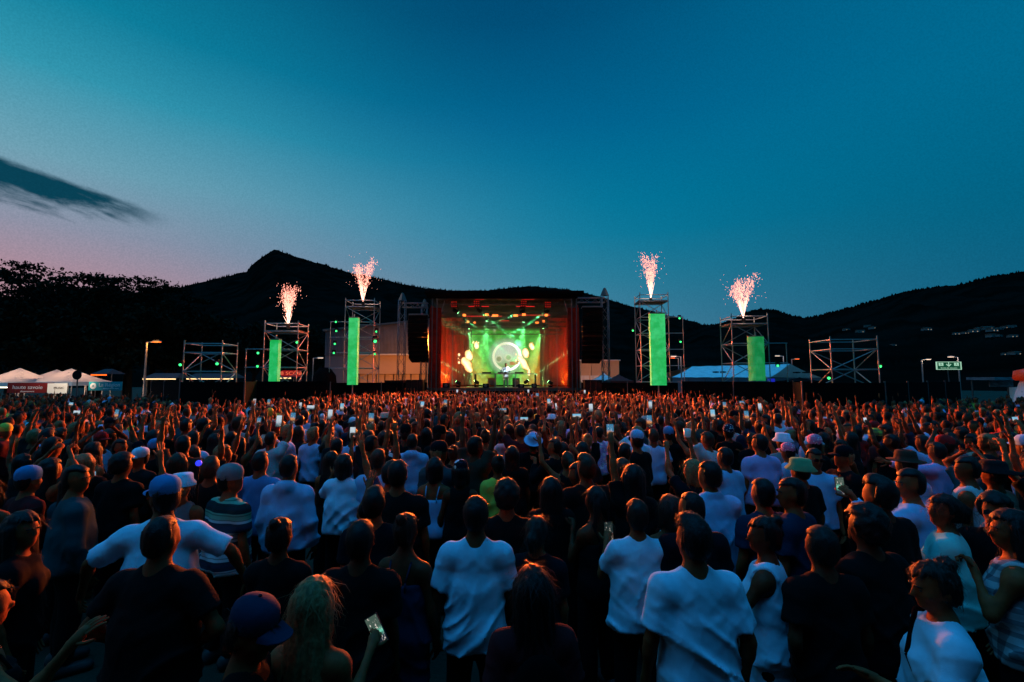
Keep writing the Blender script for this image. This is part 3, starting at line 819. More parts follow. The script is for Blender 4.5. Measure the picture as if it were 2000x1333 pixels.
M_SODIUM = emitter('sodium_lamp', lin(255, 90, 20), 3.0); M_LAMPWHITE = emitter('white_street_lamp', lin(255, 214, 186), 1.6)
def street_lamp(u, vtop, Y, m, label, e_w, col, arm=1, lean=0.0):
    p = at(u, vtop, Y); e = empty('street_lamp', (p.x, p.y, 0)); props(e, label, 'street lamp', 'street lamps')
    pole('pole', (-lean, 0, 0), (0, 0, p.z), .07, M_STEEL, e); pole('arm', (0, 0, p.z - .02), (arm * .5, 0, p.z + .03), .04, M_STEEL, e)
    b = MB().box((0, 0, 0), (.62, .24, .12)); b.v = [(x * (1 if z < 0 else .8), y * (1 if z < 0 else .7), z) for x, y, z in b.v]
    b.build('lamp_head', M_DARKSTEEL, e, loc=(arm * .75, 0, p.z + .10)); block('lens', (arm * .75, 0, p.z + .015), (.5, .2, .05), m, e)
    lamp('street_light', 'POINT', (arm * .75, -.25, p.z - .15), e_w, col, e, shadow_soft_size=.15)
street_lamp(287, 669, 34, M_SODIUM, 'orange lit street lamp on a tall pole before the trees', 160, (1, .35, .06))
street_lamp(1330, 697, 46, M_LAMPWHITE, 'thin street lamp just right of the tall green column', 25, (1, .7, .6), -1)
street_lamp(1325, 700, 60, M_SODIUM, 'small orange lamp between green column and scaffold leg', 20, (1, .35, .1), -1)
street_lamp(1530, 696, 58, M_LAMPWHITE, 'pale lamp above the ridge of the marquee', 25, (1, .75, .7), -1)
street_lamp(1546, 702, 62, M_SODIUM, 'red-orange lamp above the peak of the marquee gable', 25, (1, .3, .1), 1)
street_lamp(1800, 703, 52, M_LAMPWHITE, 'bright lamp standing free left of the exit sign', 60, (1, .72, .5), 1)
street_lamp(1871, 698, 48, M_LAMPWHITE, 'lamp whose head shows above the exit sign corner', 40, (1, .72, .62), -1)
street_lamp(612, 700, 48, M_LAMPWHITE, 'short white lamp right of the second left scaffold', 12, (1, .7, .6), 1)

e = empty('round_sign', at(152, 738, 24) * 1.0); p = at(152, 733, 24); e.location = (p.x, p.y, 0); props(e, 'dark round sign on a slim post before the tents', 'sign')
pole('post', (0, 0, 0), (0, 0, p.z), .03, M_DARKSTEEL, e)
MB().lathe([(0, 0), (.24, 0), (.24, .03), (0, .03)], 22).build('disc', M_BLACKBOX, e, loc=(0, -.03, p.z), rot=(R(90), 0, 0))
# lit stall far behind the left scaffold
M_WARMSTRIP = emitter('stall_glow', lin(255, 205, 140), 2.2)
M_AWNING = mat('dark_awning', (.05, .045, .05), .8)
def stall(u0, u1, v0, v1, Y, label, col=(1, .6, .3), m=None):
    a, b = at(u0, v1, Y), at(u1, v0, Y); w = b.x - a.x
    e = empty('market_stall', ((a.x + b.x) / 2, Y, 0)); props(e, label, 'stall', 'lit stalls beyond the fence')
    block('counter', (0, 0, .55), (w, .9, 1.1), M_BLACKBOX, e)
    for s in (-1, 1): pole('post', (s * w * .48, -.4, 1.1), (s * w * .48, -.4, b.z), .03, M_DARKSTEEL, e)
    r = MB(); r.v = [(-w / 2, -.9, b.z - .12), (w / 2, -.9, b.z - .12), (w / 2, .9, b.z - .12), (-w / 2, .9, b.z - .12), (-w / 2 + .3, 0, b.z + .28), (w / 2 - .3, 0, b.z + .28)]
    r.f = [(0, 1, 5, 4), (2, 3, 4, 5), (3, 0, 4), (1, 2, 5)]; r.build('awning', M_AWNING, e)
    block('light_tube', (0, -.86, b.z - .2), (w * .94, .05, .08), m or M_WARMSTRIP, e)
    lamp('stall_lamp', 'AREA', (0, 0, b.z - .25), 40, col, e, shape='RECTANGLE', size=w * .8, size_y=.8)
stall(293, 360, 736, 742, 38, 'long low stall with a pale light strip beside the lamp post')
stall(375, 470, 736, 742, 40, 'stall with warm lights seen under the shortest left scaffold')
stall(196, 228, 728, 742, 36, 'orange lit stall right of the white tents', (1, .4, .12), M_SODIUM)
stall(535, 580, 734, 742, 36, 'stall glimpsed behind the feet of the second left scaffold')

# ------------------------------------------------------------------ corrugated hall behind the left tower
M_CLAD = mat('corrugated_sheet', (.15, .135, .155), .55, .3, noise_scale=.8, noise_amt=.15)
M_TAN = mat('tan_wall', (.42, .26, .15), .9, noise_scale=.6, noise_amt=.15)
e = empty('corrugated_hall', (at(735, 738, 46).x, 46, 0)); props(e, 'grey corrugated hall with an orange lit lower wall left of the stage', 'building')
x0, x1 = at(634, 700, 46).x - e.location.x, at(836, 700, 46).x - e.location.x
zt0, zt1, zm = at(634, 648, 46).z, at(836, 627, 46).z, at(700, 694, 46).z
n = 74
for i in range(n):                      # each sheet rib stands proud
    xa, xb = x0 + (x1 - x0) * i / n, x0 + (x1 - x0) * (i + 1) / n; m = MB(); q = (xb - xa); zt = zt0 + (zt1 - zt0) * (i + .5) / n
    pts = [(xa, 0), (xa + q * .3, 0), (xa + q * .42, -.06), (xa + q * .82, -.06), (xb - q * .06, 0), (xb, 0)]
    for (xa_, ya_), (xb_, yb_) in zip(pts[:-1], pts[1:]): m.face([(xa_, ya_, zm), (xb_, yb_, zm), (xb_, yb_, zt), (xa_, ya_, zt)])
    m.build('cladding_sheet', M_CLAD, e)
m = MB(); m.v = [(x0, .05, zm), (x1, .05, zm), (x1, .05, zt1), (x0, .05, zt0), (x0, 12, zm), (x1, 12, zm), (x1, 12, zt1), (x0, 12, zt0)]
m.f = [(0, 1, 2, 3), (4, 7, 6, 5), (0, 3, 7, 4), (1, 5, 6, 2)]; m.build('wall', M_CLAD, e)
m = MB(); m.v = [(x0 - .2, -.25, zt0 + .02), (x1 + .2, -.25, zt1 + .02), (x1 + .2, 12.3, zt1 + .02), (x0 - .2, 12.3, zt0 + .02), (x0 - .2, -.25, zt0 + .22), (x1 + .2, -.25, zt1 + .22), (x1 + .2, 12.3, zt1 + .22), (x0 - .2, 12.3, zt0 + .22)]
m.f = [(3, 2, 1, 0), (4, 5, 6, 7), (0, 1, 5, 4), (1, 2, 6, 5), (2, 3, 7, 6), (3, 0, 4, 7)]; m.build('roof', M_DARKSTEEL, e)
xl = at(700, 700, 46).x - e.location.x; zc2 = at(700, 731, 46).z
block('lower_wall', ((xl + x1) / 2, .3, (zm + zc2) / 2), (x1 - xl, .5, zm - zc2 - .02), M_TAN, e)
block('lower_wall', ((x0 + xl) / 2, .3, zm / 2 - .01), (xl - x0 - .02, .5, zm - .02), M_CLAD, e)
block('ledge', ((xl + x1) / 2, -.05, zm + .06), (x1 - xl, .35, .14), M_PLASTER, e)
for k in range(8): block('shutter_panel', (xl + (x1 - xl) * (k + .5) / 8, .42, zc2 / 2), ((x1 - xl) / 8 - .12, .3, zc2 - .05), M_TAN, e)
e.rotation_euler = (0, 0, 0)
lamp('hall_floodlight', 'SPOT', at(760, 744, 38), 2300, (1, .33, .07), None, spot_size=R(80), spot_blend=.9, shadow_soft_size=.2, aim=at(770, 732, 46))
# right block
e = empty('low_building', (at(1171, 738, 44).x, 44, 0)); props(e, 'low tan building with a plain front right of the stage', 'building')
w = at(1209, 700, 44).x - at(1133, 700, 44).x; zt = at(1170, 705.5, 44).z
for k, (c0, c1) in enumerate(((0, .28), (.28, .62), (.62, 1))): block('wall_panel', (-w / 2 + w * (c0 + c1) / 2, 0, zt / 2), (w * (c1 - c0) - .05, .4, zt), M_TAN, e)
block('coping', (0, 0, zt + .06), (w + .2, .6, .10), M_PLASTER, e); block('wall', (0, 3.2, zt / 2 - .05), (w - .1, 5.8, zt - .12), M_TAN, e)
for k in range(2): block('shutter_door', (-w * .38 + k * .9, -.24, 1.5), (.8, .06, 2.6), M_PLASTER, e)
lamp('low_building_floodlight', 'SPOT', at(1165, 743, 38), 650, (1, .40, .20), None, spot_size=R(100), spot_blend=.9, shadow_soft_size=.2, aim=at(1170, 722, 44))

# ------------------------------------------------------------------ right: marquee, small tents, exit sign
Y0 = 52
e = empty('marquee', (0, 0, 0)); props(e, 'long white marquee with a gabled end behind the right scaffolds', 'marquee')
A0, A1 = at(1312, 737, Y0), at(1505, 737, Y0); RL, RR_ = at(1352, 716, Y0 + 4), at(1542, 711, Y0 + 1); G1 = at(1606, 740, Y0 + 5); A2 = at(1604, 738, Y0 + 6)
zE = A0.z
def quad_strip(name, a, b, c, d, n, m):
    a, b, c, d = map(Vector, (a, b, c, d))
    for i in range(n):
        t0, t1 = i / n, (i + 1) / n; mb = MB(); sag = Vector((0, 0, -.10))
        for j in range(4):
            s0, s1 = j / 4, (j + 1) / 4
            f = lambda t, s, k: a.lerp(b, t).lerp(d.lerp(c, t), s) + sag * (math.sin(math.pi * s) + k)
            tm = (t0 + t1) / 2
            mb.face([f(t0, s0, 0), f(tm, s0, .5), f(tm, s1, .5), f(t0, s1, 0)]); mb.face([f(tm, s0, .5), f(t1, s0, 0), f(t1, s1, 0), f(tm, s1, .5)])
        mb.build(name, m, e, smooth=False)
quad_strip('roof_panel', A0, A1, RR_, RL, 6, M_WHITE_PVC)
back0, back1 = A0 + Vector((0, 9, 0)), A2 + Vector((0, 5, 0))
quad_strip('roof_panel', A1, A2, RR_ + Vector((.05, 0, 0)), RR_, 1, M_WHITE_PVC)
mb = MB(); mb.face([RL, RR_, back1, back0]); mb.build('roof_panel', M_WHITE_PVC, e)
mb = MB(); mb.face([(A0.x, A0.y + .02, 0), (A1.x, A1.y + .02, 0), (A1.x, A1.y + .02, zE - .12), (A0.x, A0.y + .02, zE - .12)]); mb.face([(A1.x, A1.y + .02, 0), (A2.x, A2.y, 0), (A2.x, A2.y, zE - .1), (A1.x, A1.y + .02, zE - .1)]); mb.build('side_wall', mat('marquee_side', (.10, .12, .15), .7), e)
for k in range(7):
    q = Vector(A0).lerp(A1, k / 6); pole('pole', (q.x, q.y - .12, 0), (q.x, q.y - .12, zE - .05), .05, M_DARKSTEEL, e)
for u in (1546 + 8, 1546 + 26):
    q = at(u, 728, Y0 - .2); b = MB().lathe([(0, 0), (.42, .04), (.42, .16), (0, .2)], 14, 1, .7); props(b.build('hanging_speaker', M_BLACKBOX, None, loc=(q.x, Y0 - .4, q.z - .1)), 'dark oval speaker before the marquee gable, ' + ('nearer its ridge' if u < 1560 else 'farther from its ridge'), 'speaker', 'oval speakers at the marquee')
for u, v in ((1398, 729), (1412, 729)):
    q = at(u, v, Y0 - 2); props(MB().lathe([(0, 0), (.34, .04), (.34, .16), (0, .2)], 14, 1, .7).build('hanging_speaker', M_BLACKBOX, None, loc=(q.x, Y0 - 2, q.z)), 'dark oval speaker over the marquee roof, ' + ('left' if u < 1400 else 'right') + ' one of its pair', 'speaker', 'oval speakers at the marquee')
# dark peaked tents
def pagoda(u0, u1, vpk, veave, Y, m, label):
    a, b = at(u0, veave, Y), at(u1, veave, Y); pk = at((u0 + u1) / 2, vpk, Y); w = b.x - a.x
    e = empty('pagoda_tent', ((a.x + b.x) / 2, Y, 0)); props(e, label, 'tent'); r = MB(); n = 8
    for i in range(n):
        for j in range(n):
            def sf(s, t): mm = max(abs(s), abs(t)); return (s * w / 2, t * w / 2, a.z + (pk.z - a.z) * (1 - mm) ** 1.4)
            s0, s1, t0, t1 = -1 + 2 * i / n, -1 + 2 * (i + 1) / n, -1 + 2 * j / n, -1 + 2 * (j + 1) / n
            r.face([sf(s0, t0), sf(s1, t0), sf(s1, t1), sf(s0, t1)])
    r.build('canopy', m, e)
    for sx in (-1, 1):
        for sy in (-1, 1): pole('leg', (sx * w * .48, sy * w * .48, 0), (sx * w * .48, sy * w * .48, a.z), .03, M_STEEL, e)
    mb = MB()
    for (xa, ya, xb, yb) in ((-1, -1, 1, -1), (1, -1, 1, 1), (-1, 1, -1, -1)): mb.face([(xa * w / 2, ya * w / 2, a.z - .22), (xb * w / 2, yb * w / 2, a.z - .22), (xb * w / 2, yb * w / 2, a.z), (xa * w / 2, ya * w / 2, a.z)])
    mb.build('valance', m, e)
M_MAROON = mat('maroon_canvas', (.10, .02, .018), .8)
pagoda(1158, 1202, 729, 743, 37, M_WHITE_PVC, 'small white peaked tent before the low tan building')
pagoda(1184, 1232, 731, 744, 35, M_MAROON, 'maroon peaked tent beside the small white one')
pagoda(1530, 1594, 737, 745, 36, M_BLACK, 'black peaked tent under the marquee gable')
# exit sign
M_EXIT = emitter('exit_green', lin(16, 70, 44), 1.0); M_EXITW = emitter('exit_white', lin(170, 220, 190), .9)
e, w, h, zc = panel('exit_sign', 1829, 1875, 707.5, 722, 30, M_EXIT, 'green emergency exit sign with white arrow on a slim pole', 'sign', posts=False, thick=.06)
pole('post', (w * .12, .08, 0), (0, .08, zc), .03, M_DARKSTEEL, e)
yf = -.045
for s in (-1, 1): block('frame_bar', (s * w * .5, yf + .01, zc), (.03, .08, h + .03), M_EXITW, e); block('frame_bar', (0, yf + .01, zc + s * h * .5), (w, .08, .03), M_EXITW, e)
block('arrow', (0, yf, zc + .13), (.05, .01, .2), M_EXITW, e)
for s in (-1, 1): block('arrow', (s * .07, yf, zc + .03), (.05, .012, .22), M_EXITW, e, rot=(0, s * R(50), 0))
for s in (-1, 1):
    block('pictogram', (s * w * .32, yf, zc + .09), (.30, .01, .20), M_EXITW, e)
    text('pictogram_runner', '\u03bb', .22, M_EXIT, e, (s * w * .32, yf - .012, zc + .09))
text('lettering', 'Sortie de secours', .105, M_EXITW, e, (0, yf, zc - .15), xs=1.45)
# far right: bus shelter roof, counter and inflatable
M_GREYPANEL = mat('grey_canopy', (.16, .17, .20), .6, noise_scale=4, noise_amt=.5)
e = empty('bar_shelter', (at(1955, 738, 33).x, 33, 0)); props(e, 'flat grey bar shelter with a pale counter at the right edge', 'shelter')
xa = at(1914, 740, 33).x - e.location.x; xb = at(1996, 740, 33).x - e.location.x
block('roof', ((xa + xb) / 2, 0, at(1950, 740, 33).z), (xb - xa, 2, .20), M_GREYPANEL, e); block('back_panel', (xb - .9, .6, at(1950, 746, 33).z - .1), (1.7, .1, .55), M_GREYPANEL, e)
for s in (xa + .2, xb - .2): pole('post', (s, .8, 0), (s, .8, at(1950, 741, 33).z), .05, M_DARKSTEEL, e)
block('counter', (xb - .7, -.9, 1.0), (2.0, .5, 1.85), M_SIGNWHITE, e)
b = MB().lathe([(0, 0), (.55, .0), (.62, .5), (.55, 1.3), (.34, 2.0), (.2, 2.35), (0, 2.5)], 18)
e = empty('inflatable_pillar', (at(2006, 738, 24).x, 24, 0)); props(e, 'white inflatable pillar with a red cap cut by the right edge', 'inflatable')
b.build('column', M_SIGNWHITE, e, smooth=True, loc=(0, 0, .25)); MB().lathe([(.36, 0), (.46, .1), (.40, .5), (0, .62)], 18).build('top_cap', mat('red_vinyl', (.7, .06, .015), .4, emit=lin(255, 60, 20), emit_s=.12), e, smooth=True, loc=(-.12, 0, 2.45)); MB().lathe([(0, 0), (.7, 0), (.7, .25), (0, .25)], 18).build('base', M_BLACKBOX, e)
# ------------------------------------------------------------------ unseen black screen added behind the camera to block the low sky
e = empty('sky_blocker', (0, -4.2, 0)); props(e, 'unseen black draped screen added behind the crowd to block low sky', 'light blocker')
for sx in (-1, 1):
    for sy in (-1, 1): pole('standard', (sx * 8.0, sy * 2.4, 0), (sx * 8.0, sy * 2.4, 8.6), .05, M_STEEL, e)
for k in range(8): block('drape', (-7 + 2 * k, 2.5, 4.2), (1.97, .04, 8.2), M_BLACK, e)
block('roof', (0, 0, 8.7), (16.6, 5.4, .12), M_BLACK, e); block('deck', (0, 0, .9), (15.8, 4.6, .1), M_BLACKBOX, e)
# ================================================================== the stage
YF, YB = 31.0, 38.2
XL, XR = at(840, 738, YF).x, at(1130, 738, YF).x
XC = (XL + XR) / 2
ZTOP = at(985, 570, YF).z; ZFL = 1.9
M_DRAPE = mat('wine_drape', (.20, .014, .005), .85, noise_scale=2.5, noise_amt=.25, spec=.1)
M_DECK = mat('stage_deck', (.06, .04, .035), .5, noise_scale=6)
stage = empty('concert_stage', (XC, (YF + YB) / 2, 0)); props(stage, 'roofed concert stage with wine red drapes and a glowing green screen', 'stage')
SL = stage.location.copy()
def sp(o): o.parent = stage; o.location = Vector(o.location) - SL; return o
def spb(name, c, s, m, rot=(0, 0, 0)): return sp(block(name, c, s, m, None, rot))
def spp(name, a, b, r, m): return sp(pole(name, a, b, r, m))
spb('deck', (XC, (YF + YB) / 2, ZFL - .08), (XR - XL + .4, YB - YF, .16), M_DECK)
spb('skirt', (XC, YF + .06, ZFL / 2 - .09), (XR - XL + .4, .05, ZFL - .18), M_BLACK)
spb('roof', (XC, (YF + YB) / 2, ZTOP - .10), (XR - XL + .8, YB - YF + .6, .24), M_BLACK)
spb('fascia', (XC, YF - .12, ZTOP - .36), (XR - XL + .6, .06, .28), M_BLACK)
spb('back_wall', (XC, YB + .3, (ZFL + ZTOP) / 2), (XR - XL + .4, .12, ZTOP - ZFL), M_BLACK)
def drape(x0, y0, x1, y1, z0, z1, n, m, amp=.10):
    """one hanging drape with vertical folds"""
    mb = MB(); d = Vector((x1 - x0, y1 - y0, 0)); L = d.length; d.normalize(); nr = Vector((-d.y, d.x, 0)); r = random.Random(int(x0 * 91 + y0 * 7 + x1 * 13))
    ph = r.uniform(0, 6); pts = []
    for i in range(n + 1):
        t = L * i / n; o = amp * (math.sin(t * 9 + ph) * .6 + math.sin(t * 21 + ph * 2) * .35 + r.uniform(-.1, .1)); pts.append(Vector((x0, y0, 0)) + d * t + nr * o)
    for i in range(n):
        a, b = pts[i], pts[i + 1]; mb.face([(a.x, a.y, z0), (b.x, b.y, z0), (b.x, b.y, z1), (a.x, a.y, z1)])
    o = mb.build('drape', m, None, smooth=True); return sp(o)
zd = ZTOP - .9
for s, x in ((1, XL), (-1, XR)):
    for k in range(3): drape(x, YF + .3 + 2.5 * k, x, YF + .3 + 2.5 * k + 2.45, ZFL, zd, 40, M_DRAPE)
    drape(x - s * .1, YF + .12, x + s * .70, YF + .12, ZFL - .3, zd - .2, 22, M_DRAPE, .07)
    drape(x + s * .15, YB - 1.6, x + s * 1.55, YB - .35, ZFL, zd, 34, M_DRAPE)
    drape(x + s * 1.5, YB - .25, x + s * 2.2, YB - .25, ZFL, zd, 20, M_DRAPE)
    for xx in (x + s * .10, x + s * .42): spp('upright', (xx, YF - .05, 0), (xx, YF - .05, ZTOP - .2), .035, M_DARKSTEEL)
    spp('wing_tube', (x + s * 1.3, YF + 1.5, ZFL), (x + s * 1.3, YF + 1.5, ZFL + 4.2), .03, M_STEEL)
    spp('guy_rod', (x + s * .9, YF + .2, ZTOP - .6), (x + s * .25, YF + .2, ZTOP - 3.0), .02, M_STEEL)
def truss(a, b, w, m, name='roof_truss', parent_stage=True, root=None, n=None):
    """box truss: four chords, lacing in one mesh"""
    a, b = Vector(a), Vector(b); d = (b - a); L = d.length; d.normalize(); x = Vector((0, 1, 0)) if abs(d.z) > .7 else Vector((0, 0, 1)); x = (x - d * x.dot(d)).normalized(); y = d.cross(x)
    t = MB(); n = n or max(3, int(L / (w * 1.4))); cs = [(x * sx + y * sy) * w / 2 for sx, sy in ((-1, -1), (1, -1), (1, 1), (-1, 1))]
    for c in cs: t.tube(a + c, b + c, .026, n=6)
    for i in range(n):
        for k in range(4):
            p, q = (k, (k + 1) % 4) if i % 2 else ((k + 1) % 4, k)
            t.tube(a + d * (L * i / n) + cs[p], a + d * (L * (i + 1) / n) + cs[q], .014, n=4, caps=False)
    o = t.build(name, m, root, smooth=True)
    return sp(o) if parent_stage else o
TY = [YF + .6, YF + 2.6, YF + 4.4, YF + 6.0]; TZ = [ZTOP - .62, ZTOP - 1.25, ZTOP - 1.75, ZTOP - 2.2]
for yy, zz in zip(TY, TZ): truss((XL + .3, yy, zz), (XR - .3, yy, zz), .36, M_DARKSTEEL)
# LED screen: green, with the ring-shaped emblem
SX0, SX1 = at(903, 700, YB).x, at(1069, 700, YB).x; SZ0, SZ1 = ZFL + .1, at(985, 643, YB).z
ms = bpy.data.materials.new('led_screen'); ms.use_nodes = True; t = NT(ms.node_tree); b_ = t.n['Principled BSDF']; b_.inputs['Base Color'].default_value = (.01, .01, .01, 1)
tc = t.new('ShaderNodeTexCoord').outputs['Object']; sx_ = t.new('ShaderNodeSeparateXYZ'); t.l.new(tc, sx_.inputs[0])
px_, pz_ = sx_.outputs[0], sx_.outputs[2]            # metres from the screen centre
scz = (SZ0 + SZ1) / 2; ec = at(990, 697, YB); ex, ez = ec.x - (SX0 + SX1) / 2, ec.z - scz; er = 1.16
dx, dz = t.m('SUBTRACT', px_, ex), t.m('SUBTRACT', pz_, ez); rr_ = t.m('SQRT', t.m('ADD', t.m('MULTIPLY', dx, dx), t.m('MULTIPLY', dz, dz)))
nz = t.noise(tc, 1.3, 4); nz2 = t.noise(tc, 14, 2)
green = t.mix(t.smooth(nz, .35, .7), lin(24, 140, 22), lin(70, 200, 74)); green = t.mix(t.smooth(nz2, .45, .8), green, lin(12, 96, 14))
amber = t.mix(t.smooth(nz, .3, .7), lin(150, 110, 8), lin(214, 150, 16))
fx = t.m('ADD', t.m('ABSOLUTE', px_), t.m('MULTIPLY', pz_, -.55)); base = t.mix(t.smooth(fx, 1.6, 2.9), green, amber); base = t.mix(t.smooth(fx, 2.9, 4.3), base, lin(150, 36, 6))
halo = t.smooth(rr_, er * 1.55, er * .9); base = t.mix(t.m('MULTIPLY', halo, .7), base, lin(186, 214, 190))
inner = t.mix(t.smooth(t.m('ADD', dz, t.m('MULTIPLY', nz, .6)), -.7, .6), lin(126, 178, 92), lin(196, 210, 190)); base = t.mix(t.smooth(rr_, er * .9, er * .84), base, inner)
ring = t.m('MULTIPLY', t.smooth(rr_, er * 1.08, er * 1.02), t.smooth(rr_, er * .84, er * .92)); base = t.mix(ring, base, t.mix(t.smooth(dx, -.5, .9), tuple(1.3 * q for q in lin(224, 232, 190)), tuple(1.7 * q for q in lin(250, 246, 240))))
def disc(cx, cz, rad, soft=.05):
    a = t.m('SUBTRACT', dx, cx); c = t.m('SUBTRACT', dz, cz); return t.smooth(t.m('SQRT', t.m('ADD', t.m('MULTIPLY', a, a), t.m('MULTIPLY', c, c))), rad + soft, rad)
for cx, cz, rad in ((-.70, -.20, .26), (.10, -.08, .24)):
    base = t.mix(t.m('MULTIPLY', disc(cx, cz, rad, .12), .6), base, lin(226, 230, 190)); base = t.mix(t.m('MULTIPLY', disc(cx + .03, cz, rad * .60, .10), .75), base, lin(104, 128, 60))
bar = t.m('MULTIPLY', t.m('MULTIPLY', t.smooth(t.m('ABSOLUTE', t.m('SUBTRACT', t.m('ADD', dz, t.m('MULTIPLY', dx, -.12)), -.62)), .17, .12), t.smooth(dx, .22, .30)), t.smooth(rr_, er * .98, er * .92)); base = t.mix(bar, base, lin(176, 66, 22))
jaw_ = t.m('MULTIPLY', t.m('MULTIPLY', t.smooth(rr_, er * .74, er * .80), t.smooth(rr_, er * .94, er * .90)), t.smooth(dz, -.45, -.62)); base = base
t.l.new(base, b_.inputs['Emission Color']); b_.inputs['Emission Strength'].default_value = 1.05
sp(MB().box((0, 0, 0), (SX1 - SX0, .12, SZ1 - SZ0)).build('led_screen', ms, None, loc=((SX0 + SX1) / 2, YB, scz)))
spb('screen_header', (XC, YB - .3, SZ1 + .2), (XR - XL - .8, .3, .36), M_BLACK)
# DJ desk and monitors on deck: separate things
def desk(x0, x1, Y, z, h, label):
    e = empty('performance_desk', ((x0 + x1) / 2, Y, z)); props(e, label, 'desk'); w = x1 - x0
    block('table_top', (0, 0, h), (w, .7, .06), M_STEEL, e)
    for s in (-.48, -.16, .16, .48): block('leg', (w * s, 0, h / 2 - .016), (.10, .6, h - .034), M_BLACKBOX if abs(s) > .3 else M_STEEL, e)
    for s in (-.3, -.05, .22): block('mixer', (w * s, -.05, h + .08), (w * .14, .4, .10), M_BLACKBOX, e)
desk(at(926, 738, 33.6).x, at(1048, 738, 33.6).x, 33.6, ZFL, .98, 'long metal performance desk at the front of the stage')
def monitor(u, v0, v1, wpx, Y, label, m=None, z=None):
    p = at(u, v0, Y); w = wpx * Y / F_PX; h = (v0 - v1) * Y / F_PX; e = empty('stage_speaker', (p.x, Y, z if z is not None else ZFL)); props(e, label, 'speaker', 'speakers on the stage')
    b = MB(); b.v = [(-w / 2, -.3, 0), (w / 2, -.3, 0), (w / 2, .3, 0), (-w / 2, .3, 0), (-w / 2, -.22, h), (w / 2, -.22, h), (w / 2, .26, h), (-w / 2, .26, h)]; b.f = [(3, 2, 1, 0), (4, 5, 6, 7), (0, 1, 5, 4), (1, 2, 6, 5), (2, 3, 7, 6), (3, 0, 4, 7)]
    b.build('cabinet', m or M_BLACKBOX, e); MB().lathe([(0, 0), (min(w, h) * .36, 0), (min(w, h) * .30, .03), (0, .05)], 16).build('driver', M_DARKSTEEL, e, loc=(0, -.27, h * .5), rot=(R(85), 0, 0))
for u, v0, v1, wp, lab in ((872, 753, 744, 13, 'squat monitor speaker at the far left stage lip'), (949, 753, 745, 12, 'monitor speaker just left of the performer'), (1018, 753, 746, 12, 'monitor speaker just right of the performer'),
                           (1043, 752, 744, 10, 'small monitor speaker under the right hand beam')):
    monitor(u, v0, v1, wp, YF + .7, lab)
monitor(960, 741, 724, 15, 35.2, 'tall side speaker left of the performer behind the desk', mat('orange_grille', (.35, .08, .02), .6)); monitor(1008, 741, 724, 14, 35.2, 'tall side speaker right of the performer behind the desk')
# stage fixtures
M_GBEAM = emitter('green_lens', lin(150, 255, 170), 26.0); M_WLENS = emitter('white_lens', lin(255, 235, 225), 20.0); M_RLENS = emitter('red_lens', lin(230, 40, 24), .45); M_AMBER = emitter('amber_lens', lin(255, 120, 50), 3.0)
def moving_head(p, aim, m, label, size=1.0, group='moving head lights', hang=True, spot=None):
    e = empty('moving_head_light', p); props(e, label, 'stage light', group); s = size; k = 1 if hang else -1
    block('base', (0, 0, .34 * s * k), (.34 * s, .26 * s, .12 * s), M_BLACKBOX, e)
    y = MB().box((.19 * s, 0, .12 * s * k), (.04 * s, .12 * s, .36 * s)).box((-.19 * s, 0, .12 * s * k), (.04 * s, .12 * s, .36 * s)).box((0, 0, .27 * s * k), (.38 * s, .12 * s, .04 * s)); y.build('yoke', M_BLACKBOX, e)
    d = (Vector(aim) - Vector(p)).normalized(); q = d.to_track_quat('Z', 'Y').to_euler()
    h = MB().lathe([(0, -.22 * s), (.13 * s, -.2 * s), (.15 * s, .05 * s), (.13 * s, .2 * s), (.0, .2 * s)], 14).build('head', M_BLACKBOX, e, smooth=True, rot=q)
    MB().lathe([(.0, .215 * s), (.115 * s, .212 * s)], 14).build('lens', m, h)
    if spot: lamp('beam', 'SPOT', tuple(d * .3 * s), spot[0], spot[1], e, spot_size=R(spot[2]), spot_blend=.25, shadow_soft_size=.05, aim=tuple(d * 5))
    return e
G = (.10, 1.0, .28)
BEAMS = [((890, 608), (962, 668), TY[0] + .3, 5200, 4.2, 'leftmost green beam light under the stage roof'), ((936, 607), (966, 632), TY[0] + .3, 4200, 4.2, 'second green beam light from the left under the roof'),
         ((1020, 609), (990, 622), TY[0] + .3, 3400, 4.2, 'green beam light aimed short to the left under the roof'), ((1068, 609), (1042, 626), TY[0] + .3, 3600, 4.2, 'rightmost green beam light under the stage roof')]
for (u, v), (u2, v2), Y, pw, an, lab in BEAMS: moving_head(at(u, v, Y), at(u2, v2, Y + 2.2), M_GBEAM, lab, .9, spot=(pw * BEAM, G, an))
WASH = [((951, 624), (945, 700), 3200, 26, 'green wash light left of centre on the rear truss'), ((1023, 626), (1016, 700), 3200, 26, 'green wash light right of centre on the rear truss'), ((915, 639), (925, 700), 1800, 24, 'low green wash light at the left of the rear truss'),
        ((1062, 638), (1045, 690), 2400, 22, 'low green wash light at the right of the rear truss'), ((908, 626), (930, 660), 900, 8, 'small green light beside the leftmost beam'), ((1066, 625), (1060, 690), 700, 10, 'small green light below the rightmost beam')]
for (u, v), (u2, v2), pw, an, lab in WASH: moving_head(at(u, v, TY[2]), at(u2, v2, TY[2] + .8), M_GBEAM, lab, .7, spot=(pw * BEAM * .35, (.12, 1.0, .22), an))
for (u, v), (u2, v2), lab in (((959, 616), (984, 728), 'left of two slim white spot beams'), ((1000, 616), (992, 728), 'right of two slim white spot beams')): moving_head(at(u, v, TY[1]), at(u2, v2, 34.3), M_WLENS, lab, .5, spot=(420 * BEAM, (1, .86, .80), 6.0))
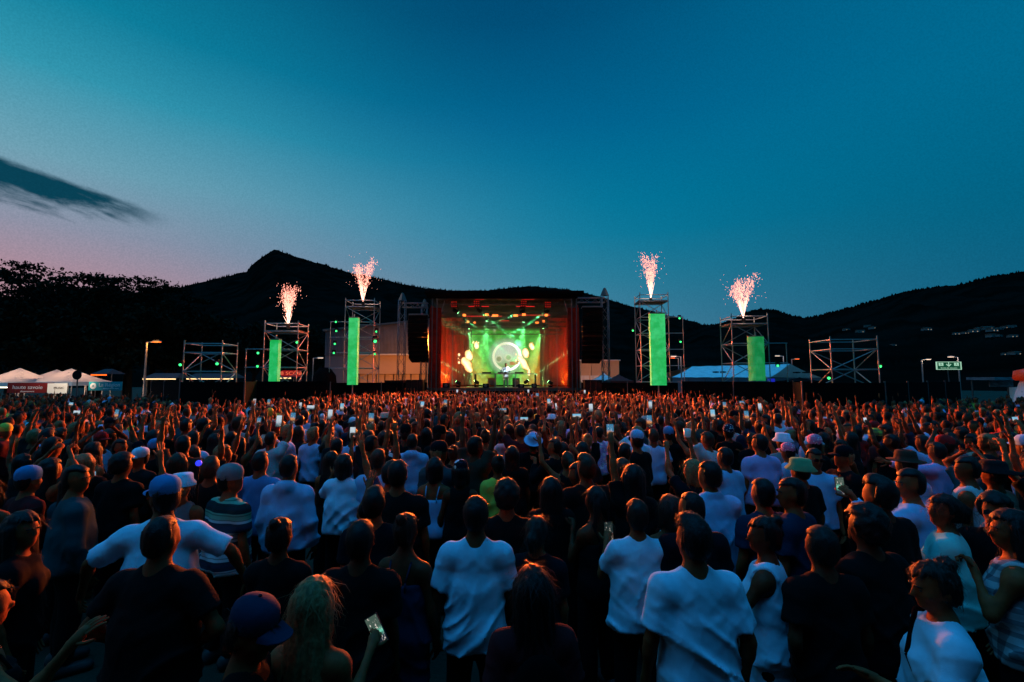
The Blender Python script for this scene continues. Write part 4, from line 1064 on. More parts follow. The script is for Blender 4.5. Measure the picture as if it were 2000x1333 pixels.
for (u, v), (u2, v2), lab in (((895, 748), (858, 726), 'green floor beam light at the left stage lip'), ((1075, 748), (1042, 729), 'green floor beam light at the right stage lip'), ((931, 747), (905, 732), 'dim green floor light left of the desk'), ((1028, 746), (1050, 730), 'green floor light crossing beside the right flame')):
    moving_head(at(u, v, YF + 1.2), at(u2, v2, YF + 1.6), M_GBEAM, lab, .8, spot=(2200 * BEAM, (.35, 1.0, .30), 4.2), hang=False)
for i, (u, v, wd) in enumerate(((907, 616, 6), (951, 615, 7), (967, 617, 12), (1007, 617, 9), (1023, 615, 7), (1067, 616, 6), (914, 629, 5), (927, 630, 4), (1049, 630, 7), (1062, 628, 5))):
    p = at(u, v, TY[1] if v < 625 else TY[2]); e = empty('blinder_light', p); props(e, f'small glowing amber blinder under the stage roof, number {i + 1} from the left' if False else ['far left', 'above the second green wash', 'wide centre left', 'wide centre right', 'above the right green wash', 'far right', 'lower left beside the green beam', 'lower left small', 'lower right wide', 'lower right by the green light'][i] + ' amber blinder light under the stage roof', 'stage light', 'amber blinders')
    w = wd * .037; block('housing', (0, .06, 0), (w + .06, .12, .26), M_BLACKBOX, e); block('lens', (0, -.012, 0), (w, .02, .16), M_AMBER, e)
for i, (u, v) in enumerate(((887, 595), (931, 594), (1023, 594), (1070, 596))):
    p = at(u, v, TY[0]); e = empty('matrix_light', p); props(e, ['first', 'second', 'third', 'fourth'][i] + ' round red dotted lamp from the left along the roof edge', 'stage light', 'red dotted lamps'); MB().lathe([(0, .1), (.26, .1), (.26, 0), (0, 0)], 16).build('housing', M_BLACKBOX, e, rot=(R(90), 0, 0))
    for a in range(3):
        for b in range(3): MB().lathe([(0, 0), (.05, 0)], 8).build('lens', M_RLENS, e, rot=(R(90), 0, 0), loc=((a - 1) * .15, -.105, (b - 1) * .15))
M_REDTUBE = emitter('red_glow_tube', lin(255, 30, 40), .9)
for i, (u0, u1, v) in enumerate(((928, 945, 585), (1019, 1044, 585), (915, 955, 599), (1008, 1044, 599), (905, 980, 618), (1010, 1075, 616), (975, 995, 627))):
    a, b = at(u0, v, TY[i // 2 if i < 6 else 3]), at(u1, v, TY[i // 2 if i < 6 else 3]); props(pole('light_bar', a, b, .025, M_REDTUBE), 'thin red light bar ' + ['high left', 'high right', 'second row left', 'second row right', 'third row left', 'third row right', 'centre low'][i] + ' in the stage roof', 'light bar', 'red light bars in the roof')
# flames on stage
M_FIRE = bpy.data.materials.new('fire'); M_FIRE.use_nodes = True; t = NT(M_FIRE.node_tree); b_ = t.n['Principled BSDF']; b_.inputs['Base Color'].default_value = (0, 0, 0, 1)
lw = t.new('ShaderNodeLayerWeight'); lw.inputs[0].default_value = .4; col = t.ramp(lw.outputs['Facing'], [(0, (1, .88, .66)), (.3, (1, .66, .26)), (.6, (1, .34, .05)), (1, (1, .12, .01))]); t.l.new(col, b_.inputs['Emission Color']); b_.inputs['Emission Strength'].default_value = 1.5
def flame(u0, v0, u1, v1, wpx, Y, label, bits=5):
    a, b = at(u0, v0, Y), at(u1, v1, Y); w = wpx * .8 * Y / F_PX; r = random.Random(int(u0)); sh = Shape(); o = A(*a); d = A(*b) - o; L = np.linalg.norm(d)
    for i in range(7):
        tt = i / 6; c = d * tt + r.uniform(-.12, .12) * w * A(1, .6, .3); rad = w * .5 * (1.0 if L < w else (.35 + .75 * math.sin(math.pi * (.18 + .74 * (1 - tt) ** 1.3)))) * r.uniform(.85, 1.1); sh.ell(tuple(c), (rad, rad * .9, rad * 1.2), w * .25)
    for i in range(bits):
        c = d * r.uniform(.8, 1.15) + A(r.uniform(-1, 1), r.uniform(-.6, .6), r.uniform(-.6, .8)) * w; rad = w * r.uniform(.07, .16); sh.ell(tuple(c), (rad, rad, rad * 1.4), w * .05)
    sd = r.uniform(0, 6); sh.post.append(lambda Fd, x, y, z: Fd - (.12 * w * np.sin(9 / w * .4 * x + sd) * np.sin(7 / w * .4 * z + sd * 2) * np.sin(8 / w * .4 * y)).astype(np.float32))
    V, Q = sh.mesh(w * .07); ob = link('flame', mesh_np('flame', V, Q), None, M_FIRE, loc=a); props(ob, label, 'flame', 'stage flames')
flame(919, 724, 905, 703, 16, 35.6, 'large slanting flame low on the left of the stage'); flame(917, 698, 914, 691, 13, 35.6, 'round fireball above the large left flame', 3)
flame(1030, 721, 1015, 699, 12, 35.6, 'long slanting flame right of the performer'); flame(1028, 694, 1025, 687, 12, 35.6, 'round fireball above the long right flame', 3)
flame(931, 678, 930, 672, 9, 36.2, 'small broken fireball high on the left of the stage', 12); flame(1040, 680, 1037, 674, 9, 36.2, 'small broken fireball high on the right of the stage', 12)
flame(1033, 733, 1033, 724, 6, 35.6, 'small amber flame at the foot of the right flame jet', 3)
OR = (1.0, .27, .045)
for i, (u, v) in enumerate(((910, 712), (1022, 708))): lamp('flame_light', 'POINT', at(u, v, 35.0), 1500 * FLAME_E, OR, None, shadow_soft_size=.6)
for i, (u, v) in enumerate(((931, 676), (1038, 677))): lamp('flame_light', 'POINT', at(u, v, 36.0), 350 * FLAME_E, OR, None, shadow_soft_size=.3)
# low orange wash on the drapes
for s, x in ((1, XL + .9), (-1, XR - .9)): lamp('drape_wash', 'SPOT', (x, YF + 1.8, ZFL + .4), 2600, (1, .13, .006), None, spot_size=R(88), spot_blend=1, shadow_soft_size=.2, aim=(x - s * .9, YF + 3.4, ZFL + 1.3))
# audience wash from the stage roof and wings: the orange light that rims the crowd
for x, pw, aim, sz in ((XC - 4.6, 1.0, (-9, 7, 1.6), 95), (XC - 1.6, 1.1, (-3, 4, 1.6), 85), (XC + 1.6, 1.1, (4, 4, 1.6), 85), (XC + 4.4, 1.0, (11, 7, 1.6), 95)):
    lamp('audience_wash', 'SPOT', (x, YF - .35, 5.0), CROWD_E * pw, (1.0, .155, .018), None, spot_size=R(sz), spot_blend=1.0, shadow_soft_size=.35, aim=aim)
for x, aim in ((XL - .5, (-14, 10, 1.6)), (XR + .5, (16, 10, 1.6))): lamp('wing_wash', 'SPOT', (x * .86, YF - 1.5, 4.6), CROWD_E * .35, (1.0, .12, .05), None, spot_size=R(110), spot_blend=1.0, shadow_soft_size=.3, aim=aim)
# smoke in the stage box, lit by the beams
mv = bpy.data.materials.new('stage_smoke'); mv.use_nodes = True; t = NT(mv.node_tree); t.n.clear(); pv = t.new('ShaderNodeVolumePrincipled'); pv.inputs['Density'].default_value = SMOKE_D; pv.inputs['Color'].default_value = (.9, .9, .9, 1); pv.inputs['Anisotropy'].default_value = .2
ou = t.new('ShaderNodeOutputMaterial'); t.l.new(pv.outputs[0], ou.inputs['Volume'])
sm = MB().box((0, 0, 0), (XR - XL + .3, YB - YF - .3, ZTOP - ZFL - .5)).build('stage_smoke', mv, None, loc=(XC, (YF + YB) / 2 + .15, (ZFL + ZTOP) / 2 - .1)); props(sm, 'thin smoke filling the stage, lit green and orange', 'smoke', kind='stuff')

# ------------------------------------------------------------------ speaker towers beside the stage
def line_array(u0, u1, v0, v1, Y, n, label):
    a, b = at(u0, v0, Y), at(u1, v1, Y); w = b.x - a.x; H = a.z - b.z; e = empty('line_array', ((a.x + b.x) / 2, Y, b.z)); props(e, label, 'line array', 'hanging speaker columns'); h = H / n
    for i in range(n):
        z = H - h * (i + .5); t = i / (n - 1); y = .45 * t ** 2; rot = (R(-4 - 22 * t ** 2), 0, 0)
        m = MB(); m.v = [(-w / 2, -.25, -h * .46), (w / 2, -.25, -h * .46), (w * .42, .4, -h * .40), (-w * .42, .4, -h * .40), (-w / 2, -.25, h * .46), (w / 2, -.25, h * .46), (w * .42, .4, h * .40), (-w * .42, .4, h * .40)]; m.f = [(3, 2, 1, 0), (4, 5, 6, 7), (0, 1, 5, 4), (1, 2, 6, 5), (2, 3, 7, 6), (3, 0, 4, 7)]
        c = m.build('cabinet', M_BLACKBOX, e, loc=(0, y, z), rot=rot); block('grille', (0, -.262, 0), (w * .9, .015, h * .8), M_BLACK, c)
    block('hanging_frame', (0, .05, H + .05), (w * .9, .7, .09), M_DARKSTEEL, e)
    return e
line_array(798, 836, 617, 704, 29.6, 10, 'hanging black speaker column left of the stage'); line_array(1135, 1178, 602, 706, 29.6, 11, 'hanging black speaker column right of the stage')
def truss_tower(u, vtop, Y, label, beam_to=None, w=.42):
    p = at(u, vtop, Y); e = empty('truss_tower', (p.x, Y, 0)); props(e, label, 'truss tower')
    truss((0, 0, .1), (0, 0, p.z), w, M_DARKSTEEL, 'mast', False, e); block('base_plate', (0, 0, .05), (1.6, 1.6, .10), M_DARKSTEEL, e)
    MB().lathe([(w * .7, 0), (w * .2, .5), (0, .55)], 4).build('peak', M_DARKSTEEL, e, loc=(0, 0, p.z))
    if beam_to: q = at(beam_to, vtop, Y); truss((0, 0, p.z - .3), (q.x - p.x, 0, p.z - .3), .3, M_DARKSTEEL, 'beam', False, e)
    return e
truss_tower(786, 588, 29.8, 'slim dark truss mast beside the left speaker column', 836); truss_tower(1181, 578, 29.8, 'slim dark truss mast beside the right speaker column', 1128)
truss_tower(829, 600, 30.4, 'dark truss mast between left speaker column and stage', None, .36)

# ------------------------------------------------------------------ scaffold towers
M_GREEN = bpy.data.materials.new('green_column'); M_GREEN.use_nodes = True; t = NT(M_GREEN.node_tree); b_ = t.n['Principled BSDF']; b_.inputs['Base Color'].default_value = (.02, .2, .06, 1); b_.inputs['Roughness'].default_value = .8
tc = t.new('ShaderNodeTexCoord').outputs['Object']; c = t.mix(t.smooth(t.noise(tc, 3.0, 5), .35, .68), lin(22, 172, 78), lin(60, 200, 116)); c = t.mix(t.m('MULTIPLY', t.smooth(t.noise(tc, 24, 3), .5, .75), .35), c, lin(8, 140, 48)); t.l.new(c, b_.inputs['Emission Color']); b_.inputs['Emission Strength'].default_value = .95
M_GREEN2 = M_GREEN.copy(); M_GREEN2.node_tree.nodes['Principled BSDF'].inputs['Emission Strength'].default_value = .42
M_TGREEN = emitter('tower_green_lens', lin(60, 255, 130), 2.2)
M_PLANK = mat('scaffold_deck', (.10, .075, .05), .8, noise_scale=5)
def scaffold(u0, u1, vtop, Y, lifts, rz, label, deck=True, outrig=0):
    a, b = at(u0, vtop, Y), at(u1, vtop, Y); W_ = (b.x - a.x) * .67; D_ = W_ * .85; H = a.z; r = .027
    e = empty('scaffold_tower', ((a.x + b.x) / 2 * (Y + D_ * .3) / Y, Y + D_ * .3, 0), rz); props(e, label, 'scaffold', 'scaffold towers around the crowd')
    cs = [(-W_ / 2, -D_ / 2), (W_ / 2, -D_ / 2), (W_ / 2, D_ / 2), (-W_ / 2, D_ / 2)]
    for x, y in cs:
        pole('standard', (x, y, .0), (x, y, H), r, M_STEEL, e); block('base_plate', (x, y, .012), (.2, .2, .02), M_STEEL, e)
    zs = [.35 + (H - .9) * i / lifts for i in range(lifts + 1)] + [H - .15]
    for zi, z in enumerate(zs):
        for k in range(4):
            (x0, y0), (x1, y1) = cs[k], cs[(k + 1) % 4]; pole('ledger', (x0, y0, z), (x1, y1, z), r * .9, M_STEEL, e)
    for i in range(lifts):
        z0, z1 = zs[i], zs[i + 1]
        for k in range(4):
            (x0, y0), (x1, y1) = cs[k], cs[(k + 1) % 4]
            if (i + k) % 2 == 0: x0, y0, x1, y1 = x1, y1, x0, y0
            pole('brace', (x0 * .99, y0 * .99, z0), (x1 * .99, y1 * .99, z1), r * .8, M_STEEL, e)
    if deck:
        for k in range(5): block('deck_plank', (0, -D_ / 2 + D_ * (k + .5) / 5, zs[lifts] + .05), (W_ * 1.05, D_ / 5 - .04, .05), M_PLANK, e)
    if outrig:
        for z in zs[1:lifts]: pole('outrigger', (outrig * W_ / 2, -D_ / 2, z), (outrig * (W_ / 2 + .9), -D_ / 2, z), r * .8, M_STEEL, e)
        pole('outrigger', (outrig * (W_ / 2 + .85), -D_ / 2, zs[1]), (outrig * (W_ / 2 + .85), -D_ / 2, zs[lifts - 1]), r * .8, M_STEEL, e)
    return e, W_, D_, H, zs
scaffold(363, 466, 666, 20.5, 4, .10, 'lowest bare scaffold on the left, near the street lamp', False)
scaffold(515, 608, 628, 23.5, 5, .08, 'scaffold with a slim green column and red lit sign, left side', True, -1)
scaffold(669, 751, 584, 28.0, 7, .05, 'tall scaffold with a long green column left of the stage', True, -1)
scaffold(1231, 1311, 573, 28.0, 7, -.05, 'tall scaffold with a long green column right of the stage', True, 1)
scaffold(1401, 1501, 614, 23.5, 5, -.08, 'scaffold with a round dim green column, right side', True, 1)
scaffold(1581, 1707, 658, 19.5, 4, -.10, 'lowest bare scaffold on the right, farthest from the stage', False)
def green_column(u0, u1, v0, v1, Y, label, m, rnd=False):
    a, b = at(u0, v1, Y), at(u1, v0, Y); w, h = b.x - a.x, b.z - a.z; e = empty('light_column', ((a.x + b.x) / 2, Y, 0)); props(e, label, 'light column', 'green light columns')
    mb = MB().lathe([(0, a.z), (w / 2, a.z), (w / 2, b.z), (0, b.z)], 20) if rnd else MB().box((0, 0, (a.z + b.z) / 2), (w, .30, h)); mb.build('fabric_sleeve', m, e, smooth=False)
    pole('mast', (0, 0, 0), (0, 0, b.z + .25), .04, M_STEEL, e); block('top_bar', (0, 0, b.z + .04), (w * 1.05, .36 if not rnd else .1, .06), M_DARKSTEEL, e); block('foot', (0, 0, .03), (.9, .9, .06), M_DARKSTEEL, e)
    lamp('column_glow', 'AREA', (0, -.4, (a.z + b.z) / 2), 14, (.05, 1, .3), e, shape='RECTANGLE', size=w, size_y=h, aim=(0, -6, (a.z + b.z) / 2 - 1.5))
green_column(527, 547, 665, 751, 22.4, 'slim green glowing column inside the second left scaffold', M_GREEN); green_column(679.5, 701, 622, 752, 26.8, 'tall green glowing column left of the stage', M_GREEN)
green_column(1271.5, 1297, 614, 753, 26.8, 'tall green glowing column right of the stage', M_GREEN); green_column(1464, 1490, 659, 744, 23.2, 'dim round green column inside the right scaffold', M_GREEN2, True)
TL = [(580, 669, 'upper right in the second left scaffold'), (504, 690, 'on the outrigger of the second left scaffold, upper'), (503, 716, 'on the outrigger of the second left scaffold, lower'), (424, 711, 'inside the lowest left scaffold'), (352, 713, 'left of the lowest left scaffold'),
      (656, 629, 'topmost on the outrigger of the tall left scaffold'), (657, 647, 'second on the outrigger of the tall left scaffold'), (654, 672, 'third on the outrigger of the tall left scaffold'), (652, 690, 'lowest on the outrigger of the tall left scaffold'),
      (733, 667, 'big and bright in the tall left scaffold'), (735, 648, 'above the bright one in the tall left scaffold'), (732, 692, 'below the bright one in the tall left scaffold'), (1327, 622, 'topmost on the outrigger of the tall right scaffold'), (1329, 668, 'middle of the outrigger of the tall right scaffold'),
      (1519, 715, 'before the marquee beside the right scaffold'), (1619, 739, 'low inside the lowest right scaffold'), (1719, 716, 'right of the lowest right scaffold'), (1236, 646, 'on the left standard of the tall right scaffold')]
for u, v, lab in TL:
    Y = 23.0 if u < 620 else 27.6 if u < 1400 else 22.6 if u < 1560 else 19.2
    if u < 480: Y = 20.0
    big = (u, v) == (733, 667); p = at(u, v, Y); moving_head(p, (p.x * .35, 6, 2.6), M_TGREEN, 'small green tower light ' + lab, .8 if big else .48, 'green lights on the scaffolds')
# fountains of sparks
M_SPARK = emitter('spark', lin(255, 156, 134), 2.6); M_SPARKCORE = emitter('spark_core', lin(255, 200, 176), 3.6)
def fountain(u, vb, vt, wpx, Y, label, seed, n=1150):
    p = at(u, vb, Y); H = (vb - vt) * Y / F_PX; w = wpx * Y / F_PX; r = random.Random(seed); e = empty('spark_fountain', p); props(e, label, 'firework', 'spark fountains on the towers')
    MB().lathe([(0, -.22), (.09, -.22), (.09, 0), (.05, .02), (0, .02)], 12).build('tube', M_BLACKBOX, e)
    V, F_ = [], []
    def spark(x, y, z, s, dz):
        k = len(V); V.extend([(x + s, y, z), (x, y + s, z), (x - s, y, z), (x, y - s, z), (x, y, z + dz), (x, y, z - dz)])
        for i in range(4): F_.append((k + i, k + (i + 1) % 4, k + 4)); F_.append((k + (i + 1) % 4, k + i, k + 5))
    lobes = [(r.uniform(-.75, .75), r.uniform(-.6, .6), r.uniform(.62, 1)) for _ in range(7)]
    for _ in range(n):
        l = r.choice(lobes); tt = r.random() ** .62; sp_ = w * .55 * tt ** 1.2
        x = (l[0] * .85 + r.gauss(0, .21)) * sp_; y = (l[1] * .85 + r.gauss(0, .15)) * sp_; z = H * 1.14 * tt * l[2] * r.uniform(.88, 1.04); s = .0125 * r.uniform(.5, 1.9) * (1.2 - tt * .35)
        spark(x, y, z, s, s * r.uniform(1.0, 3.4))
    for _ in range(40): a = r.uniform(0, 6.28); d_ = w * r.uniform(.4, .75); spark(math.cos(a) * d_, math.sin(a) * d_, H * r.uniform(.3, 1.08), .014, .016)
    me = bpy.data.meshes.new('sparks'); me.from_pydata(V, [], F_); me.update(); o = link('sparks', me, e, M_SPARK); o['kind'] = 'stuff'
    jet = MB()
    for k in range(9):
        a = r.uniform(0, 6.28); d_ = w * .12; jet.tube((0, 0, 0), (math.cos(a) * d_ + lobes[k % 5][0] * w * .12, math.sin(a) * d_, H * r.uniform(.20, .46)), .016, .004, 5)
    jet.build('jet', M_SPARKCORE, e)
    lamp('spark_light', 'POINT', (0, -.2, H * .3), 240, (1, .55, .34), e, shadow_soft_size=.3)
fountain(563, 634, 556, 46, 24, 'lower left fountain of pinkish sparks above the scaffold', 3); fountain(709, 590, 505, 46, 28.6, 'tall left fountain of sparks above the long green column', 4)
fountain(1271, 583, 500, 44, 28.6, 'narrow fountain of sparks above the tall right scaffold', 5); fountain(1452, 622, 532, 56, 24, 'wide right fountain of sparks above the dim green column', 8)
# red LED sign inside the second left scaffold
M_LEDRED = emitter('led_red', lin(170, 14, 10), .6); M_LEDTXT = emitter('led_text', lin(255, 120, 80), .9)
e, w, h, zc = panel('led_sign', 550, 588, 724, 735.5, 27, M_LEDRED, 'small red glowing sign seen through the second left scaffold', 'sign', True, .06)
text('lettering', 'B SC\u00d4B', .28, M_LEDTXT, e, (0, -.045, zc), xs=1.35)
M_BLUEL = emitter('blue_panel', lin(30, 40, 200), .7)
e, w, h, zc = panel('blue_screen', 1499, 1513, 740, 748, 30, M_BLUEL, 'small blue glowing screen below the right scaffold', 'screen', True, .05)
# black crowd fence in front of towers and stage, panel by panel
def fence(pts, h, label):
    e = empty('crowd_fence', pts[0]); props(e, label, 'fence', 'black screened fences'); o = Vector(pts[0])
    for a, b in zip(pts[:-1], pts[1:]):
        a, b = Vector(a) - o, Vector(b) - o; n = max(1, int((b - a).length / 2.4))
        for i in range(n):
            p, q = a.lerp(b, i / n), a.lerp(b, (i + 1) / n); c = (p + q) / 2; d = q - p; block('fence_panel', (c.x, c.y, h / 2), (d.length - .05, .04, h), M_BLACK, e, rot=(0, 0, math.atan2(d.y, d.x)))
            pole('fence_post', (p.x, p.y, 0), (p.x, p.y, h + .06), .03, M_DARKSTEEL, e)
fence([(at(296, 750, 23).x, 23, 0), (at(352, 750, 18.8).x, 18.8, 0), (at(478, 750, 18.8).x, 18.8, 0), (at(500, 750, 21.3).x, 21.3, 0), (at(640, 750, 22.5).x, 22.5, 0)], 2.42, 'black screened fence under the left scaffolds')
fence([(at(640, 750, 26).x, 26.4, 0), (at(835, 750, 29).x, 29, 0)], 2.3, 'black screened fence between tall left scaffold and stage')
fence([(at(1135, 750, 29).x, 29, 0), (at(1330, 750, 26).x, 26.4, 0)], 2.3, 'black screened fence between stage and tall right scaffold')
fence([(at(1332, 750, 25).x, 25, 0), (at(1560, 750, 21).x, 21.4, 0), (at(1566, 750, 17.8).x, 17.8, 0), (at(1728, 750, 17.8).x, 17.8, 0), (at(1890, 752, 23).x, 23.4, 0)], 2.40, 'black screened fence under the right scaffolds')
for u0, u1, v0, Y, lab in ((750, 788, 743, 28.2, 'black subwoofer block left of the left truss mast'), (792, 826, 742, 28.2, 'black subwoofer block under the left speaker column'), (1142, 1176, 742, 28.2, 'black subwoofer block under the right speaker column'), (604, 652, 718, 27.4, 'dark rounded equipment heap left of the tall scaffold')):
    a, b = at(u0, v0, Y), at(u1, v0, Y); w = b.x - a.x; e = empty('subwoofer_stack' if u0 > 700 else 'equipment_cover', ((a.x + b.x) / 2, Y + .5, 0)); props(e, lab, 'speaker' if u0 > 700 else 'equipment', None)
    if u0 < 700:
        MB().lathe([(w * .5, 0), (w * .52, a.z * .5), (w * .44, a.z * .85), (w * .2, a.z), (0, a.z)], 16).build('cover', M_BLACK, e, smooth=True)
    else:
        for k in range(3):
            for j in range(2): c = block('cabinet', (w * (k - 1) / 3, 0, a.z * (.25 + .5 * j)), (w / 3 - .02, .9, a.z / 2 - .02), M_BLACKBOX, e)
# ================================================================== the crowd
def cloth_mat(name, kind='plain', c2=(.02, .03, .06), c3=None):
    m = bpy.data.materials.new(name); m.use_nodes = True; t = NT(m.node_tree); b = t.n['Principled BSDF']; tc = t.new('ShaderNodeTexCoord').outputs['Object']
    c = t.new('ShaderNodeObjectInfo').outputs['Color']
    n = t.noise(tc, 7, 4); c = t.mix(1.0, c, t.mix(t.smooth(n, .3, .7), (.86, .86, .86), (1.08, 1.08, 1.08)), 'MULTIPLY')
    if kind == 'floral':
        v = t.new('ShaderNodeTexVoronoi'); v.inputs['Scale'].default_value = 13; t.l.new(tc, v.inputs['Vector']); d = v.outputs['Distance']
        pet = t.m('MULTIPLY', t.smooth(d, .46, .38), t.smooth(d, .10, .17)); c = t.mix(pet, c, c3 or (.62, .66, .72)); nn = t.noise(tc, 30, 2); c = t.mix(t.m('MULTIPLY', t.smooth(nn, .55, .62), .5), c, c2)
    if kind == 'stripe':
        s = t.new('ShaderNodeSeparateXYZ'); t.l.new(tc, s.inputs[0]); w = t.m('FRACT', t.m('MULTIPLY', s.outputs[2], 6.2)); c = t.mix(t.smooth(w, .50, .53), c, c2)
        w2 = t.m('FRACT', t.m('MULTIPLY', s.outputs[2], 25)); c = t.mix(t.m('MULTIPLY', t.smooth(w2, .74, .78), .6), c, (.02, .03, .03)); c = t.mix(t.smooth(s.outputs[2], 1.30, 1.33), c, t.mix(1.0, c, c3 or (.35, .75, .5), 'MULTIPLY'))
    if kind == 'dots':
        v = t.new('ShaderNodeTexVoronoi'); v.inputs['Scale'].default_value = 34; t.l.new(tc, v.inputs['Vector']); c = t.mix(t.smooth(v.outputs['Distance'], .34, .28), c, c2)
    if kind == 'plaid':
        s = t.new('ShaderNodeSeparateXYZ'); t.l.new(tc, s.inputs[0])
        for k in (0, 2): w = t.m('FRACT', t.m('MULTIPLY', s.outputs[k], 14)); c = t.mix(t.m('MULTIPLY', t.smooth(w, .55, .6), .6), c, c2)
    t.l.new(c, b.inputs['Base Color']); b.inputs['Roughness'].default_value = .92; b.inputs['Specular IOR Level'].default_value = .12
    b.inputs['Sheen Weight'].default_value = .0
    bn = t.new('ShaderNodeBump'); bn.inputs['Distance'].default_value = .010; bn.inputs['Strength'].default_value = .55; mpn = t.new('ShaderNodeMapping'); mpn.inputs['Scale'].default_value = (1.0, 1.0, .55); mpn.inputs['Rotation'].default_value = (0, .5, 0); t.l.new(tc, mpn.inputs[0])
    rd = lambda sc, di: t.m('POWER', t.m('SUBTRACT', 1.0, t.m('MULTIPLY', t.m('ABSOLUTE', t.m('SUBTRACT', t.noise(mpn.outputs[0], sc, 3, .5, di), .5)), 4.0), clamp=True), 3.0)
    h = t.m('ADD', rd(2.4, .7), t.m('MULTIPLY', t.noise(mpn.outputs[0], 9, 3), .8)); h = t.m('ADD', h, t.m('MULTIPLY', t.noise(tc, 160, 2), .12)); t.l.new(h, bn.inputs['Height']); t.l.new(bn.outputs[0], b.inputs['Normal'])
    return m
M_CLOTH = cloth_mat('cloth'); M_FLORAL = cloth_mat('floral_cloth', 'floral'); M_STRIPE = cloth_mat('striped_cloth', 'stripe'); M_DOTS = cloth_mat('spotted_cloth', 'dots', (.8, .7, .75)); M_PLAID = cloth_mat('plaid_cloth', 'plaid', (.03, .03, .05))
M_SKIN = mat('skin', (.3, .12, .06), .62, objcol=True, noise_scale=14, noise_amt=.22, bump=220, bump_d=.002, spec=.18)
M_HAIR = mat('hair', (.02, .01, .01), .55, objcol=True, noise_scale=46, noise_amt=.35, bump=120, bump_d=.005, spec=.25)
M_SHOE = mat('shoe', (.03, .03, .03), .6)
M_PHONE = mat('phone_case', (.01, .01, .012), .35)
M_EYE = mat('eye', (.05, .04, .035), .35); M_GLASS = mat('dark_lens', (.004, .004, .005), .15, spec=.6)
SKINS = [(.25, .058, .017), (.21, .048, .014), (.17, .039, .011), (.11, .025, .008), (.28, .070, .022)]
HAIRS = {'black': (.004, .0035, .0035), 'brown': (.013, .007, .0045), 'chestnut': (.040, .016, .007), 'blonde': (.22, .12, .045), 'grey': (.12, .11, .10)}
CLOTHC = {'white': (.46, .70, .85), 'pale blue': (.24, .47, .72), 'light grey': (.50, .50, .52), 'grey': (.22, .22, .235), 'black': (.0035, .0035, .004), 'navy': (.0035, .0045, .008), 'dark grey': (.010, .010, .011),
          'turquoise': (.22, .62, .56), 'yellow': (.72, .56, .07), 'lilac': (.42, .36, .66), 'red': (.34, .02, .02), 'maroon': (.08, .010, .012), 'green': (.10, .30, .14), 'pink': (.62, .20, .34), 'beige': (.46, .38, .29), 'dark blue': (.008, .022, .050), 'blue': (.06, .22, .46), 'teal': (.014, .055, .065), 'brown': (.05, .028, .018), 'orange': (.45, .14, .03)}
STAGE_C = Vector((XC, 34.0, 0))
def face_rz(p, yaw=0.0):
    d = STAGE_C - Vector((p.x, p.y, 0)); return math.atan2(-d.x, d.y) + R(yaw)
shoe_sh = Shape(); shoe_sh.cone((0, -.055, .05), (.02, .145, .040), .056, .048, .03); shoe_sh.ell((0, -.05, .085), (.05, .055, .05), .03)
shoe_sh.post.append(lambda Fd, x, y, z: np.maximum(Fd, .002 - z + 0 * x + 0 * y)); SHOE = mesh_np('shoe', *shoe_sh.mesh(.02))
STRAND_OK = ('short', 'quiff', 'curly', 'long', 'bun', 'ponytail', 'bob', 'braids', 'buzz')
def strand_mesh(me, P, style, n):
    """loose locks and flyaway hairs lying over the hair: narrow tapered ribbons"""
    r = np.random.default_rng(P['seed'] + 3); nv = len(me.vertices); co = np.empty(nv * 3, np.float32); me.vertices.foreach_get('co', co); co = co.reshape(-1, 3).astype(float)
    no = np.empty(nv * 3, np.float32); me.vertices.foreach_get('normal', no); no = no.reshape(-1, 3).astype(float)
    idx = r.integers(0, nv, n); p = co[idx]; nn = no[idx]; M, piv = P['head']; crown = M @ (A(0, -.03, 1.76) - piv) + piv
    down = np.tile(A(0, 0, -1), (n, 1)); away = p - crown; flow = (down * .9 + away * 2.0) if style in ('long', 'bob', 'braids', 'ponytail') else (away * 6 + down * .35)
    flow = flow + r.normal(0, 1.0 if style == 'curly' else .12 if style in ('long', 'bob', 'braids') else .35, (n, 3)); flow -= nn * (flow * nn).sum(1)[:, None]; flow /= np.linalg.norm(flow, axis=1)[:, None] + 1e-6
    L = (r.uniform(.07, .16, n) if style in ('long', 'bob', 'braids', 'ponytail') else r.uniform(.022, .050, n) if style != 'buzz' else r.uniform(.008, .014, n))[:, None]; fly = (r.random(n) < .10)[:, None]
    lift = np.where(fly, r.uniform(.12, .4, (n, 1)), r.uniform(.01, .08, (n, 1))); side = np.cross(flow, nn); wd = r.uniform(.0007, .0017, (n, 1)) * np.where(fly, .5, 1.0)
    pts = []
    for k, t_ in enumerate((0, .35, .7, 1.0)):
        q = p + flow * L * t_ + nn * (.001 + L * lift * math.sin(t_ * 2.2)) + side * L * .18 * math.sin(t_ * 3) * r.normal(0, 1, (n, 1)) + A(0, 0, -1) * L * .12 * t_ ** 2; w_ = wd * (1, .9, .65, .12)[k]; pts += [q - side * w_, q + side * w_]
    V = np.stack(pts, 1).reshape(-1, 3); b = np.arange(n)[:, None] * 8; Q = np.concatenate([b + np.array([[2 * k, 2 * k + 1, 2 * k + 3, 2 * k + 2]]) for k in range(3)])
    return mesh_np('hair_strands', V, Q)
def paint(o, c): o.color = (*c, 1.0); return o

